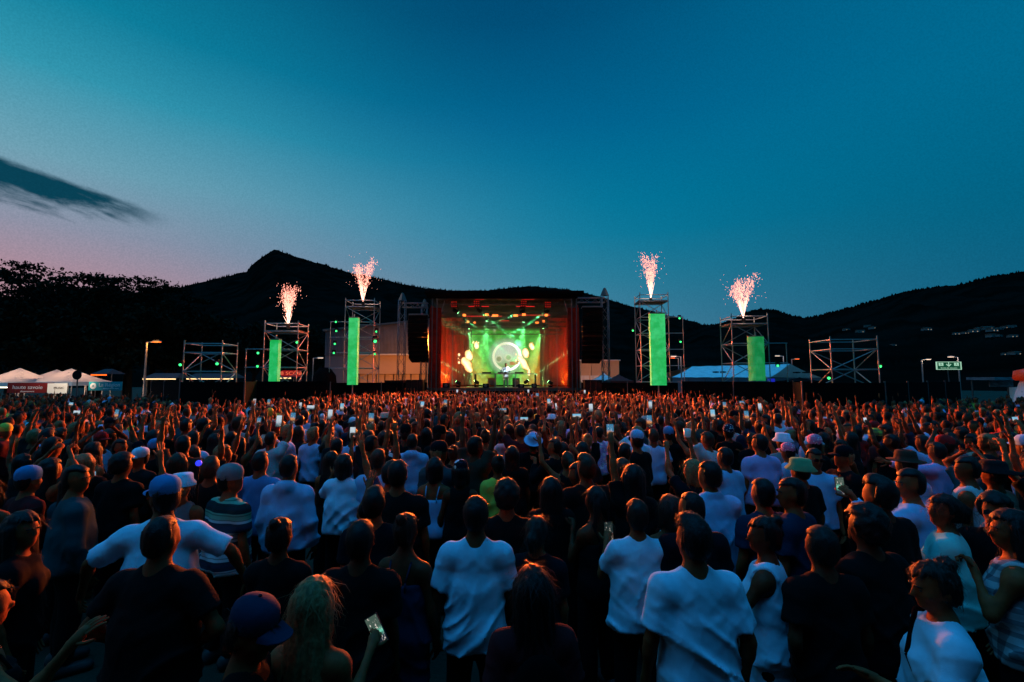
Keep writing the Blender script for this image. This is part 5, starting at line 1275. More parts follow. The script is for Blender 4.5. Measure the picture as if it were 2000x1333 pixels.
def phone_thing(hand, M3, label, landscape=False, screen=None, big=1.0, group='smartphones held up in the crowd'):
    e = empty('smartphone', hand); e.rotation_euler = M3.to_euler(); props(e, label, 'smartphone', group)
    w, h = (.155, .075) if landscape else (.075, .155); w *= big; h *= big
    block('body', (0, 0, 0), (w, .009, h), M_PHONE, e); block('screen', (0, -.0052, 0), (w * .93, .002, h * .93), screen or random.choice(M_SCREENS), e)
    return e
def screen_mat(name, top, mid, bot, s):
    m = bpy.data.materials.new(name); m.use_nodes = True; t = NT(m.node_tree); b = t.n['Principled BSDF']; b.inputs['Base Color'].default_value = (.01, .01, .01, 1); tc = t.new('ShaderNodeTexCoord').outputs['Object']
    sx = t.new('ShaderNodeSeparateXYZ'); t.l.new(tc, sx.inputs[0]); z = t.m('ADD', sx.outputs[2], t.m('MULTIPLY', t.m('SUBTRACT', t.noise(tc, 5, 3), .5), .35))
    c = t.ramp(t.m('ADD', z, .5), [(0.0, (.01, .012, .015)), (.22, bot), (.42, mid), (.62, top), (1.0, top)]); c = t.mix(t.smooth(t.noise(tc, 11, 2), .60, .72), c, (1, .9, .8)); t.l.new(c, b.inputs['Emission Color']); b.inputs['Emission Strength'].default_value = s
    return m
M_SCREENS = [screen_mat('screen_sky', lin(130, 200, 235), lin(240, 210, 190), lin(40, 25, 20), .75), screen_mat('screen_stage', lin(60, 130, 170), lin(240, 150, 70), lin(60, 20, 10), .8), screen_mat('screen_white', lin(220, 235, 245), lin(200, 215, 230), lin(120, 140, 150), .7)]
SCREEN_GREEN = screen_mat('screen_green', lin(70, 90, 80), lin(120, 220, 190), lin(20, 40, 60), .9); SCREEN_DARK = screen_mat('screen_dim', lin(30, 50, 46), lin(26, 40, 40), lin(90, 60, 30), .55)

def assemble(ms, P, loc, rz, scale, skin, hairc, topc, topm, legc, label, group='people in the crowd', hat=None, hatc=None, hatm=None, legm=None, near=True, eyes=False, glasses=False):
    o = link('person', ms['body'], None, M_SKIN, loc=loc, rot=(0, 0, rz), scale=(scale,) * 3); paint(o, skin); props(o, label, 'person', group)
    if 'shirt' in ms: paint(link('shirt', ms['shirt'], o, topm or M_CLOTH), topc)
    for k in ('strap', 'strap2'):
        if k in ms: paint(link('strap', ms[k], o, M_CLOTH), topc)
    if 'trousers' in ms: paint(link('trousers', ms['trousers'], o, legm or M_CLOTH), legc)
    if 'hair' in ms:
        ho = paint(link('hair', ms['hair'], o, M_HAIR), hairc)
        if 'strands' in ms: so_ = paint(link('hair_strands', ms['strands'], ho, M_HAIR), hairc); so_['kind'] = 'stuff'
    if near and not P.get('sit'):
        lx = P.get('stance', 0)
        for s in (-1, 1): link('shoe', SHOE, o, M_SHOE, loc=(s * (.10 + lx), 0, 0), rot=(0, 0, -s * .12))
    M, piv = P['head']
    hp = lambda x, y, z: tuple(M @ (A(x, y, z) - piv) + piv)
    if hat: paint(link('hat', hat_mesh(P, hat), o, hatm or M_CLOTH), hatc)
    if eyes and not glasses:
        for s in (-1, 1): link('eye', EYEM, o, M_EYE, loc=hp(s * .031, .080, 1.636))
    if eyes:
        for s in (-1, 1):
            b = MB(); ps = [hp(s * .012, .103, 1.651), hp(s * .030, .101, 1.657), hp(s * .050, .086, 1.652)]
            for a_, b__ in zip(ps[:-1], ps[1:]): b.tube(a_, b__, .0050, .0036, 6)
            paint(b.build('eyebrow', M_HAIR, o, smooth=True), HAIRS['black'])
    if glasses:
        b = MB()
        for s in (-1, 1): b.box((s * .034, .104, 1.636), (.050, .008, .034)); b.box((s * .072, .05, 1.640), (.004, .11, .006))
        b.box((0, .106, 1.642), (.022, .006, .006)); b.v = [tuple(M @ (A(*p) - piv) + piv) for p in b.v]; b.build('sunglasses', M_GLASS, o)
    return o
EYEM = MB().lathe([(0, -.012), (.007, -.010), (.012, 0), (.007, .010), (0, .012)], 8).mesh('eye', True)
def hand_world(o, P, s):
    S0, E, Wp, u, f, hand = P['arm'][s]; hd, n = P['hand_dir'][s], P['hand_n'][s]
    Mw = Matrix.Translation(o.location) @ Euler(o.rotation_euler).to_matrix().to_4x4() @ Matrix.Scale(o.scale[0], 4)
    return Mw @ Vector(Wp + hd * .115 + n * .030)

CLEAR = []       # pale tops that the photograph shows unhidden
PLACED = []      # (x, y, radius)
REFS = []        # (x, y, phrase) for telling the others apart
def spec(u, v, label, ref, h=1.76, g='m', w=1.0, yaw=0, hy=0, hp=0, hr=0, top='tee', c='black', m=None, hair='short', hc='black', L='down', Rr='down', hat=None, hatc=None, hatm=None, legs='trousers', lc='black', skin=None,
         phone=None, land=False, scr=None, eyes=False, glasses=False, z0=0.0, rad=.30, pos=None, fine=None, stance=.02, tilt=0.0, legm=None, pl=None, **kw):
    extra = {'bucket': .012, 'fedora': .04, 'straw': .03, 'cap': .03, 'beret': .02, None: .012}[hat]
    s = h / 1.765
    if hat: kw['hat'] = hat
    p = pos if pos is not None else at_z(u, v, z0 + h + extra * s); dist = math.hypot(p.x, p.y); step = fine or (.0125 if dist < 3.3 else .015 if dist < 3.8 else .018 if dist < 5 else .024 if dist < 9 else .034)
    rz = face_rz(p, yaw) if pos is None else R(yaw); P = make_pose(g, w, L, Rr, yaw=hy, pitch=hp, roll=hr, seed=int(u * 7 + v) % 997, jit=.05, stance=stance, **kw)
    # the head leaves the body axis a little when turned: aim the crown at its pixel
    ms = person_meshes(P, top, legs, hair, step, fingers=dist < 14)
    sk = skin if skin is not None else SKINS[int(u + v) % 5]
    if dist < 5.2 and hair in STRAND_OK and pos is None: ms['strands'] = strand_mesh(ms['hair'], P, hair, 900 if dist < 3.2 else 420)
    o = assemble(ms, P, (p.x, p.y, z0), rz, s, sk, HAIRS[hc], CLOTHC[c] if isinstance(c, str) else c, m, CLOTHC[lc], label, hat=hat, hatc=CLOTHC.get(hatc, hatc) if hatc else None, hatm=hatm, near=dist < 6, eyes=eyes, glasses=glasses, legm=legm)
    if phone is not None:
        bpy.context.view_layer.update(); q = hand_world(o, P, phone); M3 = Euler((R(-8), R(tilt), rz + R(random.uniform(-10, 10)) - R(yaw))).to_matrix()
        phone_thing(q, M3, pl or ('lit smartphone held up by the ' + ref), land, scr)
    if pos is not None: return o, P
    if (c if isinstance(c, str) else '') in ('white', 'pale blue', 'turquoise', 'yellow', 'lilac', 'light grey', 'blue') or hat: CLEAR.append((p.x, p.y))
    PLACED.append((p.x, p.y, rad)); REFS.append((p.x, p.y, ref))
    return o, P
W_ = 'white'
# ---- the performer behind the desk
spec(990, 706, 'performer in open white jacket standing behind the stage desk', 'performer', 1.80, top='long', c='white', L=((.5, .3, -.8), (.1, .8, .1), 'relax'), Rr=((.5, .3, -.8), (.1, .8, .1), 'relax'), yaw=180, pos=Vector((at(988, 738, 34.3).x, 34.3, 0)), z0=ZFL, fine=.02, lc='light grey', loose=.03, skin=SKINS[1], hem=.7)
# ---- nearest row
spec(930, 966, 'person in plain white t-shirt seen from behind, centre front', 'plain white tee person', 1.78, w=.98, c=W_, hem=.80, loose=.022, sleeve=.22, fold=.020, hc='black', stance=.03, skin=SKINS[2])
spec(1352, 1004, 'person in rumpled white t-shirt with flat-topped hair, right of centre', 'rumpled white tee person', 1.80, w=1.08, c=W_, hem=.80, loose=.024, sleeve=.22, fold=.028, hair='quiff', stance=.03, skin=SKINS[1], hy=14, Rr='hang', L='hang')
spec(1492, 1006, 'woman in long white sleeveless top beside rumpled white tee, face turned left', 'white sleeveless woman', 1.68, 'f', top='tank', c=W_, yaw=48, hy=22, hair='bun', hem=.62, loose=.03, skin=SKINS[3], L='fwd', lc='black')
spec(1828, 1092, 'woman in white shirt with dark bag strap at bottom right corner', 'bag strap woman', 1.68, 'f', w=1.02, c=W_, yaw=62, hy=10, hp=-8, hair='bun', hc='brown', L='fwd', Rr='hang', loose=.03, fold=.026, skin=SKINS[0], eyes=True, hem=.80)
spec(1842, 962, 'woman in turquoise t-shirt with orange lit face in profile', 'turquoise tee woman', 1.72, 'f', w=1.10, c='turquoise', yaw=38, hy=34, hair='ponytail', hc='black', L='fwd', skin=SKINS[0], loose=.03, eyes=True)
spec(1972, 992, 'person in sleeveless pale print top cut by the right edge', 'pale print top person', 1.76, 'f', top='tank', c='light grey', m=M_PLAID, yaw=35, hy=25, hair='long', hc='black', skin=SKINS[0], L='chin', eyes=True)
spec(1243, 972, 'woman in white t-shirt filming with both arms raised', 'filming white tee woman', 1.70, 'f', w=1.12, c=W_, hair='short', hc='brown', L='phone_face', Rr='phone_face', phone=-1, scr=SCREEN_DARK, hem=.84, fold=.030, loose=.02, skin=SKINS[1], pl='dim smartphone raised by the woman in white tee, centre right')
spec(1040, 1102, 'person in dark red top with a backpack, bottom centre', 'dark red backpack person', 1.66, 'f', c='maroon', hair='long', hair_len=.22, skin=SKINS[3], yaw=6)
spec(612, 1126, 'woman with long blonde hair filming with a tilted phone', 'long-haired blonde woman', 1.66, 'f', top='camisole', c='black', hair='long', hc='blonde', hair_len=.44, L='down', Rr=((.10, .30, -.90), (-.06, .80, .52), 'grip'), phone=1, tilt=-32, scr=SCREEN_GREEN, skin=SKINS[4], yaw=-8, hp=-6, pl='tilted smartphone with green picture held by the blonde woman')
spec(488, 1158, 'person in blue-grey cap with face turned down to the right', 'blue-grey cap person', 1.66, w=.95, c='black', hair='short', hat='cap', hatc='dark blue', yaw=-70, hy=-28, hp=-14, skin=SKINS[2])
spec(318, 1002, 'big person in black t-shirt with elbows out, lower left', 'big black tee person', 1.80, w=1.16, c='black', hair='buzz', L='hip', Rr='hip', skin=SKINS[2], loose=.03)
spec(325, 926, 'person in white t-shirt and pale blue cap with arms held wide', 'blue capped white tee person', 1.86, w=1.12, c=W_, hat='cap', hatc='blue', yaw=18, hy=48, L='spread', Rr='spread', sleeve=.24, loose=.03, skin=SKINS[1])
spec(452, 908, 'person in green and white striped t-shirt with grey cap', 'striped tee person', 1.76, w=1.10, c='light grey', m=M_STRIPE, hat='beret', hatc='grey', yaw=-22, hy=-38, loose=.03, skin=SKINS[0], eyes=True)
spec(46, 996, 'long dark haired person with orange lit profile at the left edge', 'dark haired profile person', 1.70, 'f', c='black', hair='long', yaw=-52, hy=-34, skin=SKINS[0], eyes=True)
spec(-34, 1128, 'bare-shouldered person raising a hand, cut by lower left edge', 'bare-shouldered person', 1.66, 'f', top='camisole', c='black', hair='bun', yaw=-30, L='down', Rr=((.80, .35, -.28), (.35, .40, .86), 'relax'), skin=SKINS[4])
spec(152, 905, 'person in dark teal jacket with orange lit profile facing right', 'dark teal jacket person', 1.80, w=1.08, top='long', c='teal', yaw=-34, hy=-46, hair='short', skin=SKINS[0], eyes=True, loose=.03)
spec(100, 893, 'person with both hands clasped overhead beside the teal jacket', 'clasped hands person', 1.72, 'f', top='tank', c='black', hair='long', L='clasp', Rr='clasp', skin=SKINS[0], yaw=-8)
spec(58, 912, 'person with a rounded pale blue cap and maroon sleeve at left', 'rounded blue cap person', 1.68, c='maroon', hat='beret', hatc='blue', yaw=-12, top='long')
spec(794, 1000, 'woman in low-backed dark dress with bare brown shoulders', 'bare brown back woman', 1.66, 'f', top='camisole', c='dark blue', hair='bun', hc='brown', skin=SKINS[3], yaw=-16, hem=.5)
spec(1690, 985, 'large person in plain black t-shirt left of the bag strap woman', 'large black tee person', 1.78, w=1.2, c='black', hair='curly', yaw=10, skin=SKINS[3], loose=.03)
spec(1385, 898, 'person in pale blue shirt with collar, broad back, right of centre', 'pale blue collar person', 1.84, w=1.14, top='shirt', c='pale blue', hair='short', hy=26, skin=SKINS[0], loose=.03, L='fwd', Rr='fwd')
spec(1350, 956, 'dark-shirted person with close-cropped hair before the pale blue collar', 'close-cropped dark shirt person', 1.76, c='navy', hair='buzz', hy=20, skin=SKINS[0], w=1.05)
spec(1308, 966, 'woman in white straps overalls with brown hair', 'white straps woman', 1.64, 'f', top='camisole', c=W_, hair='bob', hc='brown', skin=SKINS[2])
spec(566, 886, 'person in pale blue hooded sweater seen from behind', 'pale blue hood person', 1.80, w=1.06, top='hoodie', c='pale blue', hair='short', loose=.03, L='hang', Rr='hang', skin=SKINS[0])
spec(672, 886, 'woman in loose white blouse with one elbow raised', 'loose blouse woman', 1.70, 'f', c=W_, hair='bob', hc='brown', L=((.35, .5, -.35), (-.25, .35, .9), 'relax'), sleeve=.24, loose=.04, fold=.030, skin=SKINS[2])
spec(778, 896, 'broad person in black t-shirt with rim-lit hair, hand at left', 'rim-lit black tee person', 1.84, w=1.18, c='black', hair='short', L=((.45, .45, -.4), (-.1, .5, .85), 'open'), skin=SKINS[1], loose=.03)
spec(850, 893, 'woman in pale blue camisole with thin straps and dark hair', 'camisole woman', 1.68, 'f', top='camisole', c='pale blue', hair='bob', hc='black', skin=SKINS[0], yaw=-10)
spec(900, 897, 'person with a tall flower-print head wrap', 'flower head wrap person', 1.66, 'f', top='tank', c='black', hat='cap', hatc='navy', hatm=M_FLORAL, hair='bob', skin=SKINS[3], yaw=180 if False else 0)
spec(972, 888, 'person in yellow t-shirt with hair tied in a bun', 'yellow tee person', 1.66, 'f', c='yellow', hair='bun', hc='brown', yaw=20, skin=SKINS[2])
spec(1108, 880, 'woman with arms bent over her head and bare shoulders', 'arms overhead woman', 1.68, 'f', top='tank', c='black', hair='ponytail', hc='chestnut', L=((.62, .18, .70), (.10, .35, .95), 'open'), Rr=((.5, .5, .45), (-.6, .45, .6), 'relax'), skin=SKINS[0], hy=16)
spec(1147, 846, 'blonde person holding a phone overhead with both arms', 'blonde overhead phone person', 1.70, 'f', c='black', hair='bun', hc='blonde', L='phone_high', Rr='phone_high', phone=-1, land=True, skin=SKINS[0], pl='amber lit smartphone held overhead sideways by the blonde person')
spec(1041, 844, 'person in pale blue fedora hat tilted back', 'pale blue fedora person', 1.70, c='black', hat='fedora', hatc='pale blue', hp=24, skin=SKINS[2])
spec(750, 840, 'man in dark shirt with pale flower print', 'flower print shirt man', 1.80, w=1.05, c='navy', m=M_FLORAL, hair='short', skin=SKINS[1], loose=.03, sleeve=.22)
spec(806, 846, 'person with blue hooded top and pale parting in hair', 'blue hooded person', 1.74, top='hoodie', c='pale blue', hair='short', hc='brown')
spec(752, 806, 'person wearing a soft beige hat above the flower print shirt', 'soft beige hat person', 1.74, c='navy', m=M_FLORAL, hat='bucket', hatc='beige', yaw=-20)
spec(664, 801, 'person wearing a small pale blue bucket hat', 'pale blue bucket hat person', 1.70, c='black', hat='bucket', hatc='pale blue')
spec(690, 836, 'person in bright pale blue t-shirt beside two raised phones', 'pale blue tee person by phones', 1.76, c='pale blue', hair='short', skin=SKINS[1])
spec(612, 834, 'fair-haired person in pale blue t-shirt with rumpled hair', 'fair-haired blue tee person', 1.74, c='pale blue', hair='quiff', hc='blonde', yaw=-10, hy=-20)
spec(648, 880, 'person in black raising a phone high with a bent arm', 'black clad phone raiser', 1.66, 'f', top='tank', c='black', hair='long', hc='brown', Rr='phone_up', phone=1, skin=SKINS[0], pl='bright smartphone raised beside the pale blue tee person')
spec(530, 842, 'person in knitted grey top leaning with arm up', 'knitted grey top person', 1.72, c='light grey', hair='short', Rr='phone_up', phone=1, skin=SKINS[0])
spec(586, 812, 'person in pale blue t-shirt bending forward with raised phone', 'bending pale blue person', 1.74, c='pale blue', hair='curly', L='phone_up', phone=-1, skin=SKINS[0])
spec(510, 880, 'person in blue t-shirt left of the pale blue hood', 'blue tee person by hood', 1.74, c='blue', hair='short', L='fwd', Rr='phone_face', phone=1)
spec(948, 838, 'person reaching one bare arm straight up, open hand', 'straight arm person', 1.74, 'f', top='tank', c='black', hair='bun', hc='chestnut', L='up', skin=SKINS[0])
spec(886, 868, 'person with small top bun and dark clothes', 'top bun person', 1.66, 'f', c='black', hair='bun', hc='chestnut')
spec(1236, 905, 'person in dark top filming with one high arm', 'one-armed filming person', 1.78, 'f', c='black', hair='long', L='phone_high', phone=-1, skin=SKINS[0], scr=None, pl='smartphone showing a bright sky held on one high arm')
spec(1483, 846, 'person in lilac grey t-shirt with short dark hair', 'lilac grey tee person', 1.82, w=1.08, c='lilac', hair='short', hy=20, skin=SKINS[0], loose=.03)
spec(1488, 932, 'person in dark blue t-shirt behind the white sleeveless woman', 'dark blue tee person', 1.74, c='dark blue', hair='short', w=1.08, yaw=8)
spec(1545, 930, 'person in dark blue shirt with face in profile to the left', 'dark blue profile person', 1.78, c='dark blue', hair='short', yaw=30, hy=40, eyes=True, skin=SKINS[1])
spec(1415, 872, 'person in pale blue jersey lifting a cup of beer', 'beer cup person', 1.74, c='pale blue', hair='short', yaw=18, L=((.55, .45, .45), (-.05, .35, .95), 'grip'), w=1.06, loose=.03)
spec(1305, 834, 'person with a round pale blue cap, right of centre', 'round pale blue cap person', 1.70, c='black', hat='beret', hatc='blue')
spec(1422, 830, 'person with a patterned blue knit cap', 'blue knit cap person', 1.72, c='black', hat='beret', hatc='dark blue', hatm=M_DOTS)
spec(1170, 832, 'person in lilac flower-print shirt', 'lilac flower print person', 1.68, c='lilac', m=M_FLORAL, hair='short')
spec(1767, 879, 'person in brown straw fedora and pale blue t-shirt', 'brown fedora person', 1.76, w=1.08, c='pale blue', hat='fedora', hatc='brown', loose=.03, skin=SKINS[1])
spec(1775, 912, 'person in pale blue shirt with profile lit orange, raising a phone', 'raised phone profile person', 1.82, w=1.10, top='long', c='pale blue', hair='short', yaw=28, hy=48, L=((.75, .45, -.25), (.15, .45, .9), 'grip'), phone=-1, skin=SKINS[0], eyes=True, loose=.03, scr=SCREEN_GREEN, pl='narrow glowing smartphone held out left of the profile person')
spec(1562, 895, 'person in dark green bucket hat', 'green bucket hat person', 1.72, c='black', hat='bucket', hatc='green', yaw=14)
spec(1590, 874, 'person with glasses turned to face the camera, pale blue sleeve', 'glasses person facing back', 1.76, c='pale blue', hair='short', yaw=150, hy=14, glasses=True, eyes=True, skin=SKINS[0])
spec(1528, 846, 'person in white bucket hat', 'white bucket hat person', 1.74, c='grey', hat='bucket', hatc='white')
spec(1538, 864, 'person in pink spotted cap', 'pink spotted cap person', 1.64, c='pale blue', hat='cap', hatc='pink', hatm=M_DOTS, yaw=10)
spec(1590, 850, 'person in pink patterned head scarf', 'pink head scarf person', 1.72, 'f', c='black', hat='beret', hatc='pink', hatm=M_DOTS)
spec(1555, 800, 'person in pink spotted head scarf farther back', 'far pink head scarf person', 1.68, 'f', c='black', hat='beret', hatc='pink', hatm=M_DOTS, yaw=30)
spec(1886, 890, 'person in grey tank top with dark shoulder strap', 'grey tank top person', 1.78, w=1.06, top='tank', c='light grey', hair='short', yaw=26, hy=36, skin=SKINS[2], eyes=True)
spec(1940, 962, 'person in sunglasses with face turned to the camera, right edge', 'sunglasses person', 1.72, c='black', hair='curly', yaw=100, hy=24, glasses=True, skin=SKINS[4], eyes=True)
spec(1938, 898, 'person in dark wide-brimmed hat near the right edge', 'dark wide hat person', 1.72, c='beige', hat='straw', hatc='dark grey', yaw=10)
spec(1828, 862, 'person in lilac long sleeves with one arm stretched out', 'lilac sleeves person', 1.74, top='long', c='lilac', hair='short', L=((.95, .2, .05), (.8, .3, .3), 'relax'))
spec(1705, 822, 'person in red cap', 'red cap person', 1.70, c='black', hat='cap', hatc='red', yaw=30, hy=30)
spec(1708, 838, 'person in yellow patterned cap', 'yellow patterned cap person', 1.68, c='maroon', hat='beret', hatc='yellow', hatm=M_PLAID, yaw=30)
spec(12, 828, 'person with yellow-green lit headwear at the left edge', 'yellow headwear person', 1.74, c='maroon', hat='beret', hatc='yellow', yaw=-40, hy=-40, skin=SKINS[0])
spec(120, 836, 'curly person stretching an arm up with a phone, left', 'curly phone person', 1.70, 'f', top='tank', c='black', hair='curly', hc='chestnut', Rr='phone_high', phone=1, land=True, skin=SKINS[0], yaw=-10)
spec(178, 783, 'person in pale pink brimmed hat at left', 'pale pink hat person', 1.72, c='black', hat='straw', hatc='beige', yaw=-30)
spec(292, 806, 'person in pale blue long sleeve reaching a phone to the left', 'long sleeve phone person', 1.76, top='long', c='pale blue', hair='short', L=((.9, .3, .30), (.75, .35, .35), 'grip'), phone=-1)
spec(385, 785, 'person in pale blue t-shirt beside the ponytail woman, left', 'pale blue tee person left', 1.80, c='pale blue', hair='short', yaw=-14)
spec(397, 814, 'woman with dark ponytail raising a bent arm, left', 'ponytail arm woman', 1.70, 'f', top='tank', c='black', hair='ponytail', Rr='fist', yaw=-20, hy=-30, skin=SKINS[0])
spec(457, 788, 'person in blue t-shirt right of the ponytail arm woman', 'blue tee person right of ponytail', 1.82, c='blue', hair='short')
spec(420, 846, 'person in dark top holding a phone low with one hand', 'low phone person', 1.68, 'f', c='black', hair='long', L='phone_face', phone=-1, skin=SKINS[0])
spec(468, 852, 'person in dark top filming beside the low phone person', 'second low phone person', 1.68, 'f', top='tank', c='black', hair='long', Rr='phone_up', phone=1, skin=SKINS[1])
spec(305, 858, 'person with a round pale blue cap before dark heads, left', 'round blue cap person left', 1.66, c='black', hat='beret', hatc='blue')
spec(276, 873, 'person in white cap worn backwards', 'white cap person', 1.66, c='dark grey', hat='cap', hatc='white', hy=170)
spec(215, 838, 'curly-haired person with orange lit curls', 'orange lit curls person', 1.72, 'f', c='black', hair='curly', hc='chestnut', yaw=-20)
spec(236, 856, 'dark-haired person with face to the right beside the curls', 'right-facing dark haired person', 1.70, c='navy', hair='short', yaw=-46, hy=-40, skin=SKINS[0], eyes=True)
spec(240, 884, 'big dark-haired person behind the teal jacket', 'big dark haired person', 1.76, w=1.1, c='black', hair='curly')
spec(1120, 812, 'person in pale lilac t-shirt behind the raised phone', 'pale lilac tee person', 1.74, c='lilac', hair='short')
spec(1000, 870, 'person with dark long hair right of the yellow tee', 'long dark hair person centre', 1.68, 'f', c='black', hair='long')
spec(990, 936, 'person in black with tousled hair right of the plain white tee', 'tousled black tee person', 1.76, c='black', hair='curly', w=1.1)
spec(1076, 930, 'person with long black hair before the arms overhead woman', 'long black hair person', 1.68, 'f', c='black', hair='long', hair_len=.4)
spec(980, 838, 'person in light grey hooded top', 'light grey hood person', 1.70, top='hoodie', c='light grey', hair='short', hc='brown')
spec(1360, 842, 'person in dark top reaching a flat hand forward', 'flat hand person', 1.72, 'f', top='tank', c='black', hair='ponytail', L='upfwd', skin=SKINS[0])
spec(1442, 800, 'person stretching a long arm towards the stage', 'long arm person', 1.76, c='black', hair='short', L=((.5, .6, .45), (.35, .4, .8), 'open'), skin=SKINS[1])
spec(1482, 762, 'child in pale shirt sitting on shoulders above the crowd', 'child on shoulders', 1.30, c='light grey', hair='short', z0=.62, sit=True, yaw=10)
spec(1484, 785, 'person carrying a child on their shoulders', 'shoulder carrying person', 1.72, c='black', hair='short')
spec(1820, 820, 'person in pale teal sleeve pointing an arm sideways', 'pale teal sleeve person', 1.72, top='long', c='turquoise', hair='short', L=((.95, .2, .2), (.9, .2, .2), 'open'), yaw=20)
spec(1800, 848, 'person in pale blue t-shirt with raised bottle arm', 'bottle arm person', 1.72, c='pale blue', hair='short', L='fist')

for u_, v_, h_, g_, hr_, lab_, ref_ in ((548, 1008, 1.66, 'f', 'bun', 'dark-clad person with a bun left of the blonde woman', 'dark bun person'), (706, 1012, 1.72, 'm', 'short', 'dark-clad person between blonde woman and bare brown back', 'dark short-haired person'),
        (1602, 1024, 1.70, 'm', 'short', 'dark-clad person right of the white sleeveless woman', 'dark person by white sleeveless woman'),
        ):
    spec(u_, v_, lab_, ref_, h_, g_, c='black', hair=hr_, hc='black', skin=SKINS[3], L='fwd' if g_ == 'f' else 'pocket', fine=.018)
# beer cup
o_, P_ = None, None
for o in [x for x in COL.objects if x.get('label', '').startswith('person in pale blue jersey')]:
    bpy.context.view_layer.update(); Pb = make_pose('m', 1.06, ((.55, .45, .45), (-.05, .35, .95), 'grip'), 'down', seed=int(1415 * 7 + 872) % 997, jit=.05)
    q = hand_world(o, Pb, -1); e = empty('beer_cup', q - Vector((0, 0, .05))); props(e, 'clear plastic cup of amber beer lifted above the crowd', 'cup')
    MB().lathe([(.0, 0), (.034, 0), (.036, .002), (.046, .145), (.043, .145), (.035, .008)], 18).build('cup', mat('clear_plastic', (.75, .70, .62), .3), e, smooth=True)
    MB().lathe([(.0, .008), (.0368, .008), (.0415, .088), (.0, .088)], 18).build('beer', mat('beer', (.65, .15, .02), .3, emit=lin(255, 90, 20), emit_s=.0), e, smooth=True)
q = at(388, 905, 4.6); e = empty('light_ball', q); props(e, 'small glowing blue and violet ball among dark heads at left', 'toy light')
MB().lathe([(0, -.03), (.021, -.021), (.03, 0), (.021, .021), (0, .03)], 12).build('globe', emitter('blue_glow', lin(50, 60, 255), 1.3), e, smooth=True); MB().lathe([(0, 0), (.012, .0), (.012, .05), (0, .05)], 8).build('stick', M_BLACKBOX, e, loc=(0, 0, -.08)); pole('stick', (0, 0, -.75), (0, 0, -.07), .008, M_BLACKBOX, e)

# backpacks and straps on the nearest people
def strap_on(label_start, pts, r, m, name='bag_strap'):
    o = next(x for x in COL.objects if x.get('label', '').startswith(label_start)); b = MB()
    for a_, b__ in zip(pts[:-1], pts[1:]): b.tube(a_, b__, r, n=6)
    b.build(name, m, o, smooth=True)
strap_on('woman in white shirt with dark bag', [(-.12, .10, 1.05), (-.02, .155, 1.28), (.085, .075, 1.475), (.11, -.03, 1.475), (.10, -.115, 1.38), (-.02, -.155, 1.15), (-.14, -.11, .98)], .014, M_BLACK)
strap_on('person in grey tank top', [(.10, .10, 1.40), (.105, 0, 1.475), (.10, -.11, 1.40), (.06, -.14, 1.2)], .018, M_BLACK)
o = next(x for x in COL.objects if x.get('label', '').startswith('person in dark red top')); sb = Shape(); sb.ell((0, -.20, 1.22), (.15, .09, .21), .05); sb.ell((0, -.26, 1.13), (.11, .06, .11), .04)
link('backpack', mesh_np('backpack', *sb.mesh(.025)), o, M_BLACK)
# ------------------------------------------------------------------ everyone else near the camera: individuals from shared figures
ALLOWED = lambda x, y: True
def crowd_ok(x, y):
    """where people stand: from just before the camera to the fences"""
    d = y; az_ = x / max(y, .1)
    if y < 1.75 or abs(az_) > 1.20: return False
    u = CX + F_PX * az_
    lim = np.interp(u, [-200, 150, 300, 360, 480, 640, 700, 830, 840, 1130, 1140, 1330, 1340, 1560, 1720, 1890, 2200], [24, 24, 22, 18.2, 18.2, 21.5, 25, 27, 29.3, 29.3, 27, 25, 23.6, 17.2, 17.2, 20.5, 25])
    return y < lim
def gen_points():
    cell = .30; grid = {}
    def key(x, y): return (int(x // cell), int(y // cell))
    def free(x, y, r):
        i, j = key(x, y)
        for a in range(i - 3, i + 4):
            for b in range(j - 3, j + 4):
                for (px, py, pr) in grid.get((a, b), ()):
                    if (px - x) ** 2 + (py - y) ** 2 < max(r, pr) ** 2: return False
        return True
    for x, y, r in PLACED: grid.setdefault(key(x, y), []).append((x, y, .36))
    r = random.Random(11); out = []
    # dense throwing, nearest rows first so that gaps close
    tries = 110000
    for _ in range(tries):
        y = math.sqrt(r.uniform(1.75 ** 2, 29.3 ** 2)); x = r.uniform(-1.20, 1.20) * y
        if not crowd_ok(x, y): continue
        md = r.uniform(.37, .58) if y < 8 else r.uniform(.40, .56)
        if y < 2.6: md = .52
        if free(x, y, md): grid.setdefault(key(x, y), []).append((x, y, md)); out.append((x, y))
    return out
PTS = gen_points(); PTS.sort(key=lambda p: p[0] ** 2 + p[1] ** 2)
# keep the view of the people told apart above: nobody in the very front stands where they would hide them
def hides(x, y):
    for (a, b, r) in PLACED:
        if b < 5.2 and y < b - .1 and abs(x / y - a / b) < .22 / y + .10 / b and y < 3.2: return True
    for a, b in CLEAR:
        if b < 9 and .55 * b < y < b and abs(x / y - a / b) < .13 / y + .11 / b: return True
    return False
PTS = [p for p in PTS if not (p[1] < 9 and hides(*p))]
N_IND = 300 - len(PLACED)
IND, REST = PTS[:N_IND], PTS[N_IND:]
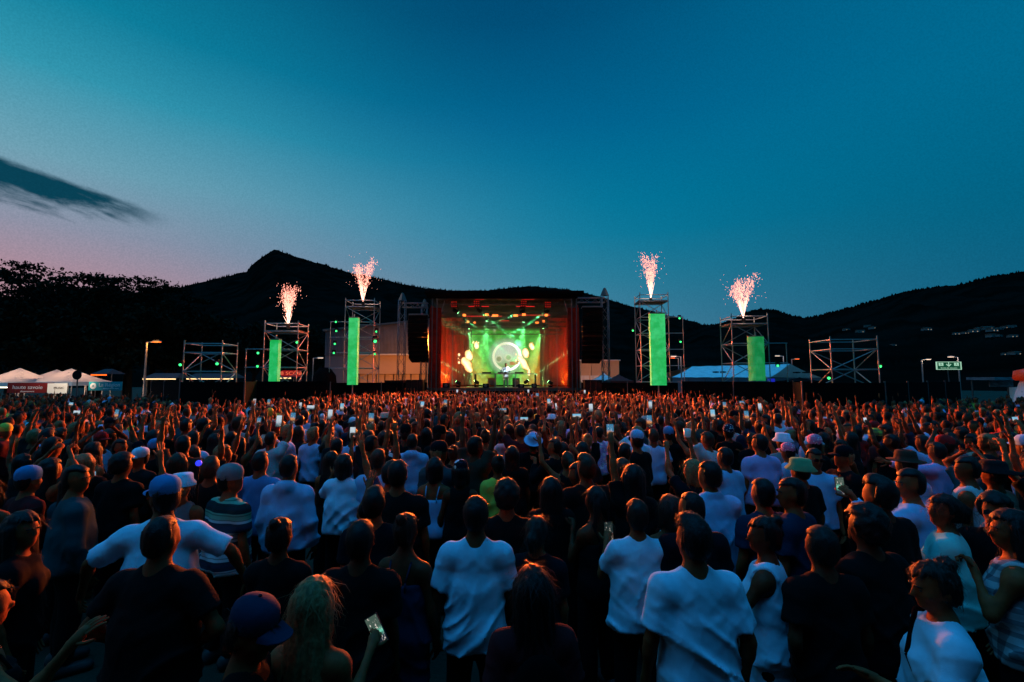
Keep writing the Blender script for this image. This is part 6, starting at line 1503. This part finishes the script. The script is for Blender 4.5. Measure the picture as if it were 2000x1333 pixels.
# figures shared between people
rr = random.Random(21)
ARM_PAIRS = [('down', 'down'), ('hang', 'pocket'), ('up', 'down'), ('down', 'fist'), ('phone_up', 'down'), ('fold', 'fold'), ('up', 'up'), ('hang', 'phone_face'), ('chin', 'down'), ('down', 'hang'), ('clasp', 'clasp'), ('wave', 'hang'), ('fwd', 'fwd'), ('hip', 'down'), ('down', 'phone_high')]
POSE_SAY = {0: 'arms down', 1: 'hand in pocket', 2: 'one arm up', 3: 'raised fist', 4: 'arm lifted forward', 5: 'folded arms', 6: 'both arms up', 7: 'bent arm', 8: 'hand at chin', 9: 'arms hanging', 10: 'hands overhead', 11: 'waving arm', 12: 'arms forward', 13: 'hand on hip', 14: 'one high arm'}
FIG = []; HATK = {3: 'cap', 10: 'cap', 17: 'bucket', 22: 'cap', 28: 'beret', 33: 'straw', 38: 'cap'}
for i in range(40):
    g = 'f' if i % 2 else 'm'; k = i % 15; hair = rr.choice(['short', 'quiff', 'buzz', 'curly', 'short'] if g == 'm' else ['long', 'ponytail', 'bun', 'bob', 'long', 'braids']); top = rr.choice(['tee', 'tee', 'tee', 'long', 'tank'] if g == 'm' else ['tee', 'tank', 'camisole', 'tee'])
    P = make_pose(g, rr.uniform(.94, 1.12), *ARM_PAIRS[k], yaw=rr.uniform(-32, 32), pitch=rr.uniform(-6, 8), seed=100 + i, jit=.10, stance=.02, loose=rr.uniform(.005, .03), hem=rr.uniform(.80, .88), hat=HATK.get(i))
    ms_ = person_meshes(P, top, 'trousers', hair, .024); ms_['strands'] = strand_mesh(ms_['hair'], P, hair, 260)
    ms_['hat'] = hat_mesh(P, HATK[i]) if i in HATK else None
    FIG.append((P, ms_, k, hair, top, g))
TOP_SAY = {'tee': 't-shirt', 'long': 'long sleeves', 'tank': 'tank top', 'camisole': 'strappy top'}
used_labels = set(); COLS = ['black'] * 7 + ['navy'] * 4 + ['dark grey'] * 4 + ['maroon'] * 2 + ['dark blue'] * 2 + ['brown', 'teal', 'grey', 'white', 'pale blue', 'light grey', 'beige', 'red']
ORD = ['', 'second ', 'third ', 'fourth ', 'fifth ', 'sixth ', 'seventh ', 'eighth ', 'ninth ', 'tenth ']
n_phone = 0
for i, (x, y) in enumerate(IND):
    P, ms, k, hair, top, g = FIG[rr.randrange(len(FIG))]
    if y < 4.5 and k in (2, 6, 10, 11, 14, 4): P, ms, k, hair, top, g = FIG[rr.choice([0, 1, 9, 5, 15, 16, 24, 13])]
    if y > 4.6 and rr.random() < .30: P, ms, k, hair, top, g = FIG[rr.choice([j for j in range(40) if j % 15 in (2, 3, 4, 6, 10, 11, 14)])]
    c = rr.choice(COLS if y > 4.0 else COLS[:16]); hcn = rr.choice(['black', 'black', 'brown', 'brown', 'chestnut', 'blonde'] if y > 4 else ['black', 'brown'])
    sc = rr.uniform(1.60, 1.74) / 1.765 if g == 'f' else rr.uniform(1.70, 1.86) / 1.765
    if y < 2.4: sc = min(sc, 1.64 / 1.765)
    side = 1 if x > 0 else -1
    yaw = rr.gauss(0, 22) + (rr.choice([0, 0, 0, 40, -40, 75]) * side if y > 5 else 0)
    hatn = rr.choice(['dark grey', 'navy', 'white', 'beige', 'red', 'black', 'pale blue'])
    # say where: nearest person told apart
    near = sorted(REFS, key=lambda q: (q[0] - x) ** 2 + (q[1] - y) ** 2)[:6]; lab = None
    for q in near:
        dx, dy = x / y - q[0] / q[1], y - q[1]
        rel = ('beyond' if dy > 0 else 'before') if abs(dy) > abs(x - q[0]) else ('right of' if dx > 0 else 'left of')
        for o_ in ORD[:1]:
            hd_ = f'{hcn} {hair} hair' if not ms.get('hat') else f'{hatn} hat'
            cand = f'{c} {TOP_SAY[top]}, {hd_}, {POSE_SAY[k]}, {rel} {q[2]}'
            if len(cand.split()) > 16: continue
            if cand not in used_labels: lab = cand; break
        if lab: break
    used_labels.add(lab)
    o = assemble(ms, P, (x, y, 0), face_rz(Vector((x, y, 0)), yaw), sc, rr.choice(SKINS), HAIRS[hcn], CLOTHC[c], None, CLOTHC[rr.choice(['black', 'black', 'navy', 'dark grey'])], lab, near=y < 5, hat=None)
    if ms.get('hat'): paint(link('hat', ms['hat'], o, M_CLOTH), CLOTHC[hatn])
    for s, nm in ((-1, 0), (1, 1)):
        if P['arm'][s][5] == 'grip' and y > 4.2 and rr.random() < .4:
            bpy.context.view_layer.update(); q = hand_world(o, P, s); n_phone += 1
            phone_thing(q, Euler((R(-8), 0, face_rz(Vector((x, y, 0)), yaw))).to_matrix(), f'smartphone raised by the {c} {TOP_SAY[top]} person {rel} {near[0][2]}', rr.random() < .25)
# ------------------------------------------------------------------ the far crowd: nobody could count it, one mass of real figures
def far_figure(i, h):
    r_ = random.Random(500 + i); g = 'f' if i % 2 else 'm'; k = r_.choice([0, 2, 2, 3, 6, 6, 10, 11, 14, 4, 9, 5, 8, 12, 4, 14])
    P = make_pose(g, r_.uniform(.95, 1.1), *ARM_PAIRS[k], yaw=r_.uniform(-25, 25), seed=700 + i, jit=.16, loose=.01)
    V, Q = body_shape(P).mesh(h, .16, .95)
    M, piv = P['head']; L = (V - piv) @ M + piv
    hairm = (L[:, 2] > 1.54) & ((L[:, 1] < .005) | (L[:, 2] > 1.695)) & (np.abs(L[:, 0]) < .12) & (L[:, 2] < 1.85)
    if g == 'f' and i % 3: 
        bk = (V[:, 2] > 1.28) & (V[:, 2] < 1.6) & (V[:, 1] < -.055) & (np.abs(V[:, 0]) < .10); hairm |= bk
    torso = (V[:, 2] > .86) & (V[:, 2] < 1.47) & ~hairm
    for s in (-1, 1):
        S0, E, Wp, u, f, hand = P['arm'][s]; t = ((V - S0) @ (E - S0)) / ((E - S0) @ (E - S0)); dd = np.linalg.norm(V - S0 - np.clip(t, 0, 1)[:, None] * (E - S0), axis=1); t2 = ((V - E) @ (Wp - E)) / ((Wp - E) @ (Wp - E)); d2 = np.linalg.norm(V - E - np.clip(t2, 0, 1.6)[:, None] * (Wp - E), axis=1)
        bare = ((dd < .075) & (t > (.55 if i % 4 else .1))) | (d2 < .07); torso &= ~bare
    legsm = V[:, 2] <= .86
    cls = np.zeros(len(V), int); cls[torso] = 1; cls[legsm] = 2; cls[hairm] = 3
    return V, Q, cls
FAR_UP = [random.Random(500 + i).choice([0, 2, 2, 3, 6, 6, 10, 11, 14, 4, 9, 5, 8, 12, 4, 14]) in (2, 3, 6, 10, 11, 14, 4) for i in range(22)]
FAR = [far_figure(i, .046) for i in range(18)]; FARLOW = [far_figure(i, .072) for i in range(22)]
AV, AQ, AC = [], [], []; off = 0
SC, HC = np.array(SKINS), np.array([HAIRS['black'], HAIRS['brown'], HAIRS['chestnut'], HAIRS['blonde'], HAIRS['black'], HAIRS['brown']]); TCOL = np.array([CLOTHC[c] for c in COLS + ['white', 'light grey', 'pale blue', 'white', 'pink', 'orange', 'lilac', 'yellow']])
fg = np.random.default_rng(33); FAR_PHONES = []
for (x, y) in REST:
    pool = FAR if y < 14 else FARLOW; up = fg.random() < (.62 if abs(x / y) < .42 else .25); V, Q, cls = pool[fg.choice([j for j in range(18) if FAR_UP[j] == up])]
    s = fg.uniform(.91, 1.06); yaw = fg.normal(0, 16) + (fg.choice([0, 0, 40, 70]) * (1 if x > 0 else -1) if abs(x / y) > .5 else 0); a = face_rz(Vector((x, y, 0)), yaw); ca, sa = math.cos(a), math.sin(a)
    B = V * s; W3 = np.stack([B[:, 0] * ca - B[:, 1] * sa + x, B[:, 0] * sa + B[:, 1] * ca + y, B[:, 2]], 1)
    col = np.stack([SC[fg.integers(0, 5)], TCOL[fg.integers(0, len(TCOL))], np.array(CLOTHC['navy']), HC[fg.integers(0, 6)]])[cls]
    if fg.random() < .07: col[cls == 3] = TCOL[fg.integers(0, len(TCOL))] * .9       # a cap
    AV.append(W3); AQ.append(Q + off); AC.append(col); off += len(V)
if AV:
    V, Q, C_ = np.concatenate(AV), np.concatenate(AQ), np.concatenate(AC)
    me = mesh_np('crowd', V, Q); ca_ = me.color_attributes.new('tint', 'FLOAT_COLOR', 'POINT'); ca_.data.foreach_set('color', np.concatenate([C_, np.ones((len(C_), 1))], 1).astype(np.float32).ravel())
    mc = bpy.data.materials.new('far_people'); mc.use_nodes = True; t = NT(mc.node_tree); b_ = t.n['Principled BSDF']; at_ = t.new('ShaderNodeAttribute', attribute_name='tint'); t.l.new(at_.outputs['Color'], b_.inputs['Base Color']); b_.inputs['Roughness'].default_value = .75; b_.inputs['Specular IOR Level'].default_value = .2
    props(link('crowd', me, None, mc), 'dense far crowd of people with many raised arms before the stage', 'crowd', kind='stuff')
    print('T crowd', len(REST), 'tris', 2 * len(Q), 'near', len(IND), len(PLACED))
# phones glinting in the far crowd
FP = [(497, 786, 'pale'), (525, 787, 'small white'), (607, 796, 'landscape white'), (668, 796, 'dim'), (725, 818, 'pale upright'), (572, 817, 'bright upright'), (645, 810, 'bluish'), (825, 792, 'round bright'), (870, 788, 'tiny upright'), (893, 765, 'bluish far'), (908, 768, 'far blue-white'), (1072, 786, 'tiny white'), (1154, 797, 'upright white'), (1268, 823, 'blue'), (1270, 792, 'pinkish'), (1392, 810, 'white glinting'), (1458, 813, 'bluish upright'), (1484, 796, 'pale blue'), (228, 810, 'white left'), (139, 790, 'wide white'), (1032, 765, 'greenish'), (1142, 766, 'yellow-green'), (1415, 793, 'pale small'), (545, 823, 'amber lit')]
lm = [('green column', 1284), ('stage centre', 985), ('left stage edge', 840), ('right stage edge', 1130), ('tall left scaffold', 710), ('second left scaffold', 560), ('lowest left scaffold', 415), ('teal banner', 205), ('right scaffold', 1450), ('red banner', 60)]
for u, v, look in FP:
    z = 2.02; p = at_z(u, v, z) if v > 745 else at(u, v, 26)
    nm = min(lm, key=lambda q: abs(q[1] - u))[0]
    phone_thing(p, Euler((R(-8), 0, face_rz(p))).to_matrix(), f'{look} phone screen glinting over the crowd below the {nm}', 'landscape' in look or 'wide' in look, big=1.05)
